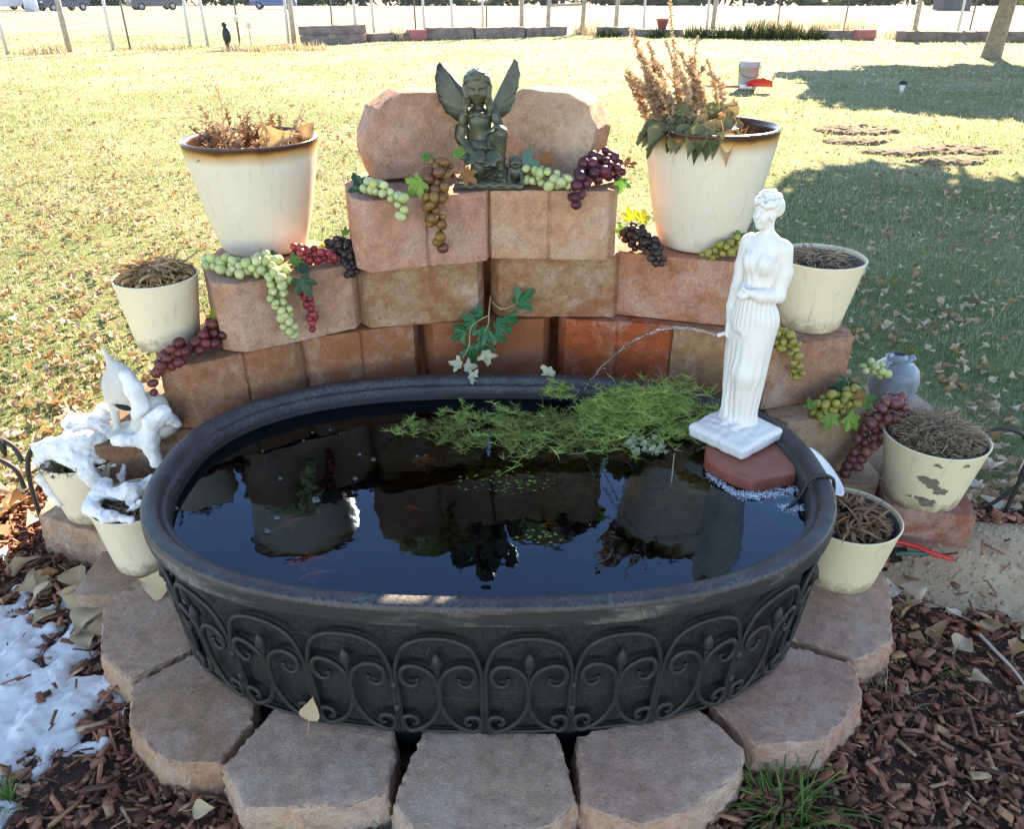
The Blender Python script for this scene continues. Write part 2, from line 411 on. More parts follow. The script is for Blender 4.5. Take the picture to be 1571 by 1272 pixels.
def m_lawn():
    t = NT('lawn_ground'); tc = t.node('ShaderNodeTexCoord'); co = tc.outputs['Object']
    n1 = t.noise(0.45, 5, 0.6, 0.3, co); n2 = t.noise(26, 5, 0.75, 0.0, co); n3 = t.noise(3.5, 4, 0.6, 0.0, co)
    sep = t.node('ShaderNodeSeparateXYZ', {0: co}); far = t.ramp(t.math('DIVIDE', sep.outputs[1], 26.0), [(0.25, 0.0), (0.62, 1.0)])
    f = t.math('ADD', t.math('ADD', t.math('MULTIPLY', n1, 0.7), t.math('MULTIPLY', n3, 0.35)), t.math('MULTIPLY', far, 0.16))
    col = t.ramp(f, [(0.38, (0.10, 0.155, 0.050)), (0.57, (0.20, 0.215, 0.095)), (0.75, (0.38, 0.33, 0.22))])
    col = t.mix(1.0, col, t.ramp(n2, [(0.28, 0.45), (0.7, 1.5)]), 'MULTIPLY')
    b = t.bsdf(col, 0.9, Normal=t.bump(n2, 1.0, 0.03)); b.inputs['Specular IOR Level'].default_value = 0.15
    return t.done(b)
M['lawn'] = m_lawn()
def m_field():
    t = NT('dry_field'); tc = t.node('ShaderNodeTexCoord'); co = tc.outputs['Object']
    n1 = t.noise(0.35, 5, 0.65, 0.3, co); n2 = t.noise(4.0, 5, 0.75, 0.0, co)
    col = t.ramp(n1, [(0.35, (0.26, 0.225, 0.165)), (0.6, (0.38, 0.34, 0.275)), (0.75, (0.22, 0.205, 0.14))])
    col = t.mix(1.0, col, t.ramp(n2, [(0.28, 0.35), (0.68, 1.35)]), 'MULTIPLY')
    b = t.bsdf(col, 0.95, Normal=t.bump(n2, 1.0, 0.12)); b.inputs['Specular IOR Level'].default_value = 0.1
    return t.done(b)
M['field'] = m_field()
M['grass'] = leafy('grass_blades', [(0.15, (0.080, 0.150, 0.045)), (0.36, (0.175, 0.255, 0.085)), (0.52, (0.34, 0.36, 0.18)), (0.75, (0.58, 0.54, 0.42))], 0.42, 0.5, 1.3, 0.0)
M['straw'] = leafy('dry_straw', [(0.2, (0.30, 0.22, 0.12)), (0.5, (0.46, 0.37, 0.22)), (0.8, (0.58, 0.50, 0.34))], 0.3, 0.7, 20, 0.2)
M['deadleaf'] = leafy('fallen_leaf', [(0.15, (0.20, 0.085, 0.035)), (0.32, (0.38, 0.21, 0.09)), (0.52, (0.50, 0.37, 0.24)), (0.82, (0.64, 0.57, 0.48))], 0.25, 0.5, 30, 0.8)
M['bark'] = simple('bark_chip', (0.055, 0.026, 0.016), (0.17, 0.085, 0.052), 30, 0.8, 0.6, 160, 0.003)
def m_chip():
    t = NT('bark_chips_mixed'); t.co(); geo = t.node('ShaderNodeNewGeometry')
    r = t.math('FRACT', t.math('ADD', t.math('MULTIPLY', t.oi.outputs['Random'], 7.3), geo.outputs['Random Per Island']))
    col = t.ramp(r, [(0.0, (0.09, 0.030, 0.016)), (0.30, (0.21, 0.070, 0.036)), (0.75, (0.36, 0.135, 0.068)), (0.93, (0.44, 0.21, 0.095)), (1.0, (0.46, 0.30, 0.17))])
    col = t.mix(1.0, col, t.ramp(t.noise(70, 3), [(0.3, 0.6), (0.7, 1.25)]), 'MULTIPLY')
    return t.done(t.bsdf(col, 0.8, Normal=t.bump(t.noise(220, 3), 0.5, 0.002)))
M['chip'] = m_chip()
def m_snow():
    t = NT('old_snow'); n = t.noise(60, 6, 0.8); d = t.noise(14, 6, 0.75)
    col = t.mix(t.ramp(d, [(0.52, 0.0), (0.74, 0.6)]), (0.84, 0.81, 0.77), (0.44, 0.38, 0.32))
    b = t.bsdf(col, 0.75, Normal=t.bump(n, 0.7, 0.008)); b.inputs['Subsurface Weight'].default_value = 0.25
    b.inputs['Subsurface Radius'].default_value = (0.02, 0.025, 0.03); b.inputs['Subsurface Scale'].default_value = 0.5
    return t.done(b)
M['snow'] = m_snow()

# ------------------------------------------------------------------ the ground
def sheet(name, xs, ys, mat, zoff=0.0, hole=None, zfun=None):
    X, Y = np.meshgrid(xs, ys, indexing='ij'); Z = (ground_z(X, Y) if zfun is None else zfun(X, Y)) + zoff
    v = np.stack([X, Y, Z], -1).reshape(-1, 3); nx, ny = len(xs), len(ys)
    i, j = np.meshgrid(np.arange(nx - 1), np.arange(ny - 1), indexing='ij'); a = (i * ny + j).ravel()
    f = np.stack([a, a + ny, a + ny + 1, a + 1], 1)
    if hole is not None:
        c = v[f].mean(1); f = f[~hole(c[:, 0], c[:, 1])]
    return link(name, fast_mesh(name, v, f, mat, True))
def gridlist(a, b, fine0, fine1, df, dc):
    s = list(np.arange(a, fine0, dc)) + list(np.arange(fine0, fine1, df)) + list(np.arange(fine1, b + 1e-6, dc)); return np.array(s)
tag(sheet('lawn', gridlist(-40, 40, -4, 4, 0.08, 1.0), gridlist(-4, 26.2, -1, 5, 0.08, 0.5), M['lawn']), kind='structure')
def field_z(X, Y): return -0.0245 * np.clip(Y - 26, 0, 200) + 0.05 * np.sin(X * 0.6) * np.sin(Y * 0.45) * np.clip((Y - 27) / 5, 0, 1) - 0.006
tag(sheet('field', np.arange(-260, 261, 2.0), np.concatenate([np.arange(25.6, 90, 0.8), np.arange(90, 700, 10)]), M['field'], 0, None, field_z), kind='structure')

BED = [(-2.6, 2.18), (-1.9, 2.10), (-1.45, 2.28), (-1.05, 2.5), (-0.5, 2.62), (0.3, 2.66), (0.95, 2.5), (1.15, 2.28), (1.45, 2.12), (1.9, 2.06), (2.8, 1.95)]
def bed_edge(x):
    return np.interp(x, [p[0] for p in BED], [p[1] for p in BED]) + 0.03 * np.sin(np.asarray(x) * 17) + 0.02 * np.sin(np.asarray(x) * 41)
tag(sheet('mulch_bed', np.arange(-2.6, 2.8, 0.05), np.arange(-1.2, 2.8, 0.05), M['mulch'], 0.004, lambda x, y: y > bed_edge(x)), kind='structure')
def sand_in(x, y):
    return ((x - 1.45) / 0.42 + 0.06 * np.sin(y * 23)) ** 2 + ((y - 1.74) / 0.20 + 0.12 * np.sin(x * 19)) ** 2 < 1
tag(sheet('sand_patch', np.arange(0.9, 2.1, 0.025), np.arange(1.4, 2.1, 0.025), M['sand'], 0.009, lambda x, y: ~sand_in(x, y)), kind='structure')

# ------------------------------------------------------------------ the pond tub
TX, TY, TA, TB, TN, RIM, WAT = -0.05, 1.61, 0.772, 0.492, 2.48, 0.48, 0.425
def tub_pt(t, ins):
    c, s = math.cos(t), math.sin(t)
    return (TX + (TA - ins) * math.copysign(abs(c) ** (2 / TN), c), TY + (TB - ins) * math.copysign(abs(s) ** (2 / TN), s))
def sweep(prof, n=160):
    # even arc-length parameters
    ts = np.linspace(0, 2 * math.pi, 2000, endpoint=False); P = np.array([tub_pt(t, 0.03) for t in ts])
    L = np.concatenate([[0], np.cumsum(np.linalg.norm(np.roll(P, -1, 0) - P, axis=1))]); tt = np.interp(np.linspace(0, L[-1], n, endpoint=False), L, np.append(ts, 2 * math.pi))
    v = [(*tub_pt(t, i), z) for (i, z) in prof for t in tt]; f = []
    for i in range(len(prof) - 1):
        for k in range(n):
            k2 = (k + 1) % n; f.append((i * n + k, i * n + k2, (i + 1) * n + k2, (i + 1) * n + k))
    return v, f, n
def in_tub(x, y, ins=0.0):
    return (np.abs((x - TX) / (TA - ins)) ** TN + np.abs((y - TY) / (TB - ins)) ** TN) < 1
tubE = tag(empty('pond_tub', (TX, TY, 0.004)), 'large oval black plastic tub holding the pond water', 'pond tub')
def off(v): return [(p[0] - TX, p[1] - TY, p[2] - 0.004) for p in v]
v, f, n = sweep([(0.030, 0.432), (0.034, 0.40), (0.046, 0.25), (0.058, 0.10), (0.070, 0.012), (0.10, 0.004), (0.30, 0.004), (0.30, 0.02), (0.13, 0.02), (0.088, 0.05), (0.072, 0.25), (0.060, 0.40), (0.056, 0.441)])
f.append(tuple(range(7 * n, 8 * n))[::1]); MB().add(off(v), f).build('shell', M['shell'], tubE)
v, f, n = sweep([(0.029, 0.431), (0.010, 0.430), (0.003, 0.433), (0.0015, 0.442), (0.0015, 0.468)])
MB().add(off(v), f).build('lip', M['lip'], tubE)
v, f, n = sweep([(0.0015, 0.468), (0.003, 0.477), (0.007, 0.4805), (0.020, 0.4815), (0.032, 0.4805), (0.037, 0.476), (0.040, 0.466), (0.043, 0.462), (0.048, 0.463), (0.052, 0.461), (0.055, 0.452), (0.056, 0.440)])
MB().add(off(v), f).build('rim', M['tub'], tubE)
v, f, n = sweep([(0.0575, WAT), (0.20, WAT), (0.35, WAT), (0.46, WAT)]); f.append(tuple(range(3 * n, 4 * n)))
tag(MB().add(v, f).build('water', M['water']), kind='structure')

# ------------------------------------------------------------------ stone blocks: the wall
BH = 0.194
def block_plan(w, d=0.36, groove=True, ext=0.028):
    """plan seen from above, front face on y=0 towards the pond"""
    a = w / 2; p = [(-a, 0.0)]
    if groove: p += [(-0.006, 0.0), (0.0, 0.009), (0.006, 0.0)]
    p += [(a, 0.0), (a + ext, 0.05), (a + ext * 0.7, d * 0.6), (a - 0.05, d), (-a + 0.05, d), (-a - ext * 0.7, d * 0.6), (-a - ext, 0.05)]
    return p
PINK = (0.40, 0.245, 0.175); TAN = (0.42, 0.29, 0.20); RED = (0.34, 0.125, 0.06); BRN = (0.30, 0.165, 0.095)
def wall_block(L, R, z, label, col, wet=0.3, groove=True, d=0.36, group='stacked wall blocks behind the pond', h=BH, ext=0.028, name='wall_block', seed=[0]):
    L = Vector(L); R = Vector(R); seed[0] += 1
    w = (R - L).length; yaw = math.atan2(R.y - L.y, R.x - L.x); mid = (L + R) / 2
    me = prism_mesh('block', block_plan(w, d, groove, ext), 0.0015, h - 0.0015, M['block'], 0.0045)
    roughen(me, 0.0030, 60, seed[0], 0.0025); autosmooth(me, 32)
    o = link(name, me, None, (mid.x, mid.y, z), (0, 0, yaw)); o.color = (*col, wet)
    return tag(o, label, 'stone block', group)
Z1, Z2, Z3, Z4 = BH, 2 * BH, 3 * BH, 4 * BH
wall_block((-.378, 2.095), (-.070, 2.197), Z4, 'pink stone block in the top course under the green and brown grape bunches', (0.47, 0.25, 0.18), 0.30)
wall_block((-.058, 2.215), (.262, 2.205), Z4, 'tan stone block with a centre groove in the top course, right of the fairy', (0.50, 0.29, 0.185), 0.28)
wall_block((-.405, 2.180), (-.100, 2.250), Z3, 'brown stained block in the middle course, left of the dark gap', (0.36, 0.215, 0.125), 0.56, False)
wall_block((-.036, 2.270), (.298, 2.262), Z3, 'brown stained block in the middle course, above the hanging ivy leaf', (0.36, 0.215, 0.125), 0.56, False)
wall_block((-.712, 2.010), (-.447, 2.175), Z3, 'pinkish block carrying the left tall glazed pot and pale green grapes', (0.45, 0.255, 0.175), 0.34, False, ext=0.05)
wall_block((.310, 2.285), (.640, 2.190), Z3, 'reddish speckled block carrying the right tall glazed pot', (0.43, 0.19, 0.115), 0.36, False)
wall_block((-.838, 1.935), (-.607, 2.085), Z2, 'brown grooved block carrying the small pot on the left end of the wall', (0.33, 0.165, 0.095), 0.50, True, ext=0.07)
wall_block((-.575, 2.108), (-.290, 2.225), Z2, 'orange brown grooved block in the lowest visible course, left', (0.36, 0.165, 0.08), 0.60)
wall_block((-.232, 2.225), (.095, 2.262), Z2, 'dark red wet block right behind the hanging ivy', (0.30, 0.085, 0.04), 0.80, False)
wall_block((.160, 2.262), (.462, 2.208), Z2, 'bright orange red wet block behind the falling water jet', (0.37, 0.085, 0.03), 0.45)
wall_block((.470, 2.215), (.690, 2.100), Z2, 'tan block in the lowest visible course behind the pond weed', (0.36, 0.20, 0.105), 0.42, False, ext=0.008)
wall_block((.705, 2.040), (.965, 2.125), Z2, 'pinkish block right of the white statue carrying a small pot', (0.35, 0.185, 0.12), 0.2, False, ext=0.02)
wall_block((.765, 1.975), (1.015, 2.035), Z1, 'tan rounded block under the purple hanging grapes at the right end', (0.37, 0.245, 0.155), 0.1, False)
wall_block((-1.09, 1.84), (-.86, 1.945), Z1, 'dark brown block carrying the snowy ornament left of the tub', (0.27, 0.15, 0.09), 0.4, False)
wall_block((1.035, 1.845), (1.255, 1.80), 0.0, 'red brick block under the chipped paint pot', (0.30, 0.115, 0.075), 0.2, False, d=0.22, ext=0.004)
wall_block((1.10, 2.24), (1.34, 2.27), 0.0, 'pale block under the blue grey jug', (0.42, 0.31, 0.23), 0.05, False, d=0.2, h=0.265, ext=0.01)
wall_block((.80, 1.95), (1.05, 1.96), 0.0, 'tan ground course block under the right end of the wall', (0.40, 0.29, 0.20), 0.05, False)
wall_block((-1.12, 1.83), (-.84, 1.93), 0.0, 'brown ground course block at the left end of the wall', (0.27, 0.15, 0.09), 0.3, False)
for i, (L, R) in enumerate([((-.838, 1.95), (-.607, 2.10)), ((-.588, 2.13), (-.284, 2.24)), ((-.245, 2.235), (.105, 2.272)), ((.146, 2.272), (.462, 2.218)), ((.470, 2.225), (.690, 2.13)), ((.72, 2.05), (.96, 2.14))]):
    for z in (0.0, Z1):
        if (z == Z1 and i == 5): continue
        wall_block(L, R, z, 'buried block low in the wall behind the tub', BRN, 0.5, False, group='buried lower courses of the wall', ext=0.005)
wall_block((.745, 2.26), (.985, 2.30), Z1, 'buried block low in the wall behind the tub', BRN, 0.5, False, d=0.2, group='buried lower courses of the wall', ext=0.005)

wall_block((-.17, 2.47), (.05, 2.475), Z3, 'added backing block that keeps the gap of the middle course dark', BRN, 0.5, False, d=0.16, ext=0.004)  # added unseen block, stops bright grass showing through the gap
wall_block((-.36, 2.62), (-.16, 2.64), Z2, 'added backing block that darkens the left gap of the lowest visible course', BRN, 0.5, False, d=0.14, ext=0.004)  # added behind the wall so the left gap looks dark
wall_block((.03, 2.66), (.23, 2.65), Z2, 'added backing block that darkens the right gap of the lowest visible course', BRN, 0.5, False, d=0.14, ext=0.004)  # likewise added, blocks the lit lawn behind the right gap
for x_ in (-.26, .13): wall_block((x_ - .1, 2.65), (x_ + .1, 2.65), 0.0, 'buried block low in the wall behind the tub', BRN, 0.5, False, d=0.14, h=2 * BH, group='buried lower courses of the wall', ext=0.004)
# two blocks stood on end behind the fairy
def standing(poly, th, loc, yaw, lean, label, col, sd):
    me = prism_mesh('block', poly, 0, th, M['block'], 0.007, 0.004); roughen(me, 0.006, 60, sd, 0.004); autosmooth(me, 38)
    me.transform(Matrix.Rotation(math.pi / 2, 4, 'X') @ Matrix.Translation((0, 0, -th)))
    o = link('standing_block', me, None, loc, (lean, 0, yaw)); o.color = (*col, 0.02)
    zmin = min((o.matrix_basis @ v.co).z for v in me.vertices); o.location.z += 0.966 - zmin
    return tag(o, label, 'stone block', 'blocks stood on end on top of the wall')
stp = [(-.125, 0), (.0, -.003), (.12, 0), (.145, .10), (.125, .185), (.06, .220), (-.05, .222), (-.115, .185), (-.150, .12), (-.148, .06)]
standing(stp, 0.135, (-.246, 2.325, 0.972), math.radians(22), math.radians(-3), 'upright pink stone block behind the fairy, on her left in the picture', (0.42, 0.245, 0.175), 71)
stq = [(-.125, 0), (.10, 0), (.135, .05), (.147, .13), (.118, .195), (.06, .222), (-.08, .224), (-.130, .20), (-.140, .10)]
standing(stq, 0.135, (.090, 2.375, 0.972), math.radians(-24), math.radians(-3), 'upright tan stone block behind the fairy, on her right in the picture', (0.47, 0.33, 0.235), 72)

# ------------------------------------------------------------------ pavers round the front, all with the top at 0.10
PAV = [
 ('paver block left of the tub with a small dark leaf on it', [(-0.969, 1.659), (-0.864, 1.649), (-0.830, 1.606), (-0.746, 1.455), (-0.736, 1.423), (-0.845, 1.309), (-0.947, 1.385), (-1.009, 1.536), (-0.991, 1.631)], (0.52, 0.335, 0.225)),
 ('paver block with a reddish worn top, front left of the tub', [(-0.721, 1.404), (-0.558, 1.268), (-0.548, 1.203), (-0.582, 1.096), (-0.649, 1.092), (-0.711, 1.112), (-0.797, 1.188), (-0.839, 1.294)], (0.48, 0.28, 0.175)),
 ('paver block with a smooth grey patch, left of the front gap', [(-0.504, 1.234), (-0.375, 1.210), (-0.247, 1.181), (-0.241, 1.127), (-0.238, 1.022), (-0.319, 1.000), (-0.498, 0.992), (-0.571, 1.084)], (0.54, 0.35, 0.245)),
 ('paver block at the bottom centre of the picture', [(-0.182, 1.174), (0.092, 1.169), (0.117, 1.036), (0.124, 1.008), (0.077, 0.961), (-0.030, 0.928), (-0.173, 0.939), (-0.224, 1.007)], (0.56, 0.365, 0.255)),
 ('paver block right of centre beside the grass tuft', [(0.132, 1.158), (0.385, 1.246), (0.470, 1.127), (0.446, 1.074), (0.337, 0.988), (0.239, 0.958), (0.146, 0.993), (0.132, 1.016)], (0.54, 0.34, 0.24)),
 ('paver block with a pale lime stain on its front right top', [(0.427, 1.248), (0.627, 1.425), (0.779, 1.361), (0.757, 1.259), (0.640, 1.150), (0.498, 1.134)], (0.48, 0.28, 0.20)),
 ('paver block carrying the cream pot at the right of the tub', [(0.642, 1.450), (0.720, 1.651), (0.805, 1.817), (0.984, 1.823), (0.968, 1.618), (0.892, 1.429), (0.793, 1.373)], (0.50, 0.305, 0.22)),
 ('paver block under the snowy pot with the pointed leaf debris, left', [(-1.325, 1.870), (-1.075, 1.762), (-0.882, 1.674), (-0.932, 1.839), (-1.128, 2.018), (-1.357, 2.054)], (0.40, 0.265, 0.185)),
]
for i, (lab, pts, col) in enumerate(PAV):
    top = 0.15 if i == 7 else 0.10
    P = list(pts)
    ar = sum(P[k][0] * P[(k + 1) % len(P)][1] - P[(k + 1) % len(P)][0] * P[k][1] for k in range(len(P)))
    if ar < 0: P = P[::-1]
    cx = sum(p[0] for p in P) / len(P); cy = sum(p[1] for p in P) / len(P)
    me = prism_mesh('block', [(p[0] - cx, p[1] - cy) for p in P], 0.0, top, M['block'], 0.0045, 0.012, 1, 0.019); roughen(me, 0.0115, 75, 20 + i, 0.003, 0.20); autosmooth(me, 38)
    o = link('paver_block', me, None, (cx, cy, 0.004)); o.color = (*col, 0.12 if i != 5 else 0.02); o.location.z = 0.0
    tag(o, lab, 'paver block', 'pavers laid round the tub')
# the low snowy paver stack has a second, lower block against the tub foot
me = prism_mesh('block', [(-.15, -.14), (.13, -.15), (.17, .0), (.13, .15), (-.15, .13)], 0, 0.098, M['block'], 0.008, 0.008); roughen(me, 0.006, 42, 33, 0.003, 0.4)
o = link('paver_block', me, None, (-0.965, 1.735, 0.0)); o.color = (0.38, 0.25, 0.17, 0.1)
tag(o, 'paver block under the half hidden snowy pot against the tub', 'paver block', 'pavers laid round the tub')

# ------------------------------------------------------------------ pots
def pot(name, label, loc, prof_out, th, mats, soil_z, group, tilt=(0, 0), inner=None):
    """prof_out: (r, z) from the foot up to the rim; mats: outside, inside"""
    e = tag(empty(name, loc, (tilt[0], tilt[1], 0)), label, 'plant pot', group)
    pr = smooth_path([(r, 0, z) for r, z in prof_out], 5); pr = [(p.x, p.z) for p in pr]
    R, H = prof_out[-1]
    MB().add(*lathe([(0.001, 0.0)] + pr, 56)).build('body', mats[0], e)
    MB().add(*lathe([(R, H), (R + 0.002, H + 0.003), (R - th * 0.4, H + 0.006), (R - th, H + 0.002), (R - th - 0.001, H - 0.01)], 56)).build('rim', mats[2] if len(mats) > 2 else mats[0], e)
    ri = np.interp(soil_z, [p[1] for p in pr], [p[0] for p in pr]) - th
    MB().add(*lathe([(R - th - 0.001, H - 0.008), (ri, soil_z - 0.004)], 56)).build('inside', mats[1], e)
    v = [(0, 0, soil_z + 0.012)]; f = []; n = 36
    for j in range(1, 7):
        for k in range(n):
            t = 2 * math.pi * k / n; r = ri * j / 6 * 0.998
            v.append((r * math.cos(t), r * math.sin(t), soil_z + (0.012 * (1 - j / 6)) + (random.uniform(-.004, .004) if j < 6 else -0.002)))
    for k in range(n): f.append((0, 1 + k, 1 + (k + 1) % n))
    for j in range(5):
        for k in range(n):
            a = 1 + j * n; f.append((a + k, a + n + k, a + n + (k + 1) % n, a + (k + 1) % n))
    MB().add(v, f).build('soil', M['soil'], e)
    return e
BIGP = [(0.100, 0.0), (0.118, 0.008), (0.132, 0.05), (0.150, 0.12), (0.166, 0.20), (0.177, 0.26), (0.183, 0.305)]
BIGQ = [(0.100, 0.0), (0.118, 0.008), (0.134, 0.05), (0.153, 0.12), (0.169, 0.20), (0.181, 0.28), (0.187, 0.332)]
rimm = simple('dark_brown_glaze', (0.045, 0.018, 0.010), (0.085, 0.035, 0.016), 30, 0.25, 0.05); M['rimglaze'] = rimm
pot('glazed_pot', 'tall cream glazed pot with brown rim on the left of the wall', (-.722, 2.335, Z4), BIGP, 0.014, [M['ceramic'], M['rimglaze'], M['rimglaze']], 0.262, 'tall glazed pots')
bigr = pot('glazed_pot', 'tall cream glazed pot with brown rim behind the white statue', (.556, 2.375, Z4), BIGP, 0.014, [M['ceramic'], M['rimglaze'], M['rimglaze']], 0.240, 'tall glazed pots')
bigr.scale = (1.015, 1.015, 1.085)
def smallp(r0, r1, h): return [(r0 - 0.004, 0.0), (r0, 0.004), (r0 + (r1 - r0) * 0.33, h * 0.33), (r0 + (r1 - r0) * 0.66, h * 0.66), (r1, h)]
G = 'small cream pots'
pot('cream_pot', 'small cream pot of dry brown strips on the left end of the wall', (-.955, 2.095, Z3), smallp(.083, .108, .185), 0.004, [M['cream'], M['potin']], 0.165, G)
pot('cream_pot', 'small cream pot of dry straw behind the white statue', (.868, 2.225, Z3), smallp(.084, .123, .197), 0.004, [M['cream'], M['potin']], 0.160, G)
peelp = pot('cream_pot', 'cream pot with peeling paint patches at the right edge of the wall', (1.150, 1.915, Z1), smallp(.098, .134, .185), 0.004, [M['cream2'], M['potin']], 0.160, G)
pot('cream_pot', 'cream pot of brown strappy leaves on the right front paver', (.852, 1.690, 0.10), smallp(.095, .126, .175), 0.004, [M['cream2'], M['potin']], 0.138, G)
pot('cream_pot', 'snow draped cream pot on the raised paver at far left', (-1.17, 1.905, 0.15), smallp(.083, .113, .18), 0.004, [M['cream'], M['potin']], 0.165, G)
pot('cream_pot', 'snow topped cream pot tucked against the left side of the tub', (-.978, 1.745, 0.10), smallp(.080, .106, .18), 0.004, [M['cream'], M['potin']], 0.165, G)
# paint flaked off the chipped pot: thin ragged patches of bare metal standing just proud of the wall
def flake(parent, ang, zc, w, h, seed, r0=.098, r1=.134, H=.185):
    rr = random.Random(seed); n = 44; v = [(0, 0)]; ph = [rr.uniform(0, 6.28) for _ in range(4)]
    for k in range(n):
        t = 2 * math.pi * k / n; s = 0.95 + .22 * math.sin(2 * t + ph[0]) + .16 * math.sin(3 * t + ph[1]) + .10 * math.sin(7 * t + ph[2]) + rr.uniform(-.09, .09); c_, s_ = math.cos(t), math.sin(t); sq = 1 / max(abs(c_), abs(s_)) ** .6; v.append((c_ * w * s * sq, s_ * h * s * sq))
    pts = []
    for a, b in v:
        z = zc + b; r = r0 + (r1 - r0) * z / H + 0.0012; t = ang + a / r; pts.append((r * math.cos(t), r * math.sin(t), z))
    MB().add(pts, [(0, 1 + k, 1 + (k + 1) % n) for k in range(n)]).build('bare_patch', M['bare'], [c for c in parent.children if c.name.startswith('body')][0])
for i, a in enumerate([(-1.98, .105, .024, .018), (-1.72, .080, .017, .015), (-1.92, .036, .028, .013), (-2.32, .042, .005, .004), (-1.93, .165, .009, .006), (-1.38, .168, .008, .006), (-1.42, .006, .009, .006)]):
    flake(peelp, *a, 40 + i)

# ------------------------------------------------------------------ wrought iron edging, bent round the tub
FE_INS, FE_Z = 0.018, 0.108
_ts = np.linspace(math.pi, 2 * math.pi, 1500); _P = np.array([tub_pt(t, FE_INS) for t in _ts])      # left end, front, right end
_L = np.concatenate([[0], np.cumsum(np.linalg.norm(np.diff(_P, axis=0), axis=1))])
def fence_pt(s, z, out=0.0):
    t = np.interp(s, _L, _ts); p = tub_pt(t, FE_INS + .026 * (1 - min(1, z / .282)) - out); return (p[0], p[1], FE_Z + z)
_front = float(np.interp(-0.233, _P[:, 0][100:-100], _L[100:-100]))                              # a hinge stands here
UW = 0.178
def arch_pts(): return [(0, .0), (0, .09), (0, .17), (.035, .215), (.13, .255), (.3, .276), (.5, .282), (.7, .276), (.87, .255), (.965, .215), (1, .17), (1, .09), (1, .0)]
SCR = [(.235, .172), (.245, .160), (.20, .150), (.11, .152), (.055, .172), (.075, .195), (.16, .208), (.28, .204), (.40, .183), (.462, .145), (.468, .105), (.43, .070), (.34, .038), (.22, .018), (.10, .009), (.03, .018), (.012, .036), (.04, .052), (.11, .056), (.17, .050), (.185, .036), (.155, .028), (.135, .034)]
def iron_panel(i0, nu, label):
    s0 = _front + i0 * UW; org = Vector(fence_pt(s0 + nu * UW / 2, 0))
    e = tag(empty('border_panel', org), label, 'garden edging', 'hinged iron edging panels round the tub')
    def T(pts, r, name, out=0.0, n=7, parent=e):
        P = [Vector(fence_pt(a, z, out)) - org for a, z in pts]
        return MB().add(*tube(P, r, n)).build(name, M['iron'], parent)
    for k in range(nu):
        b = s0 + k * UW; g = 0.004
        ap = smooth_path([(g + x * (UW - 2 * g), 0, z) for x, z in arch_pts()], 4)
        T([(b + p.x, p.z) for p in ap], 0.0052, 'arch')
        for sg in (0, 1):
            sp = smooth_path([(x * UW, 0, z) for x, z in SCR], 4)
            rr = [0.0036 + 0.0021 * min(1, min(q, len(sp) - 1 - q) / 12) for q in range(len(sp))]
            rr[0] = rr[-1] = 0.0052
            T([(b + (0.006 + p.x if sg == 0 else UW - 0.006 - p.x), p.z) for p in sp], rr, 'scroll', 0.004)
        c = b + UW / 2
        fin = T([(c, .145), (c, .19), (c, .194), (c, .198), (c, .204), (c, .214), (c, .232), (c, .244)], [.004, .004, .007, .006, .007, .0125, .008, .001], 'finial', 0.004, 8)
    T([(s0 + q * nu * UW / 12, .004) for q in range(13)], 0.004, 'bottom_rail')
    for z in (.065, .135):
        T([(s0, z), (s0, z + .012), (s0, z + .024)], [.0055, .007, .0055], 'hinge', 0.004)
for i0, nu, lab in [(-6, 2, 'iron edging panel curving back round the left end of the tub'), (-4, 2, 'iron edging panel at the left front curve of the tub'), (-2, 2, 'iron edging panel with a dry leaf caught in its scrolls'),
                    (0, 2, 'iron edging panel at the front centre of the tub'), (2, 2, 'iron edging panel right of the front centre of the tub'), (4, 2, 'iron edging panel at the right front curve of the tub'), (6, 2, 'iron edging panel running back round the right end of the tub')]:
    iron_panel(i0, nu, lab)

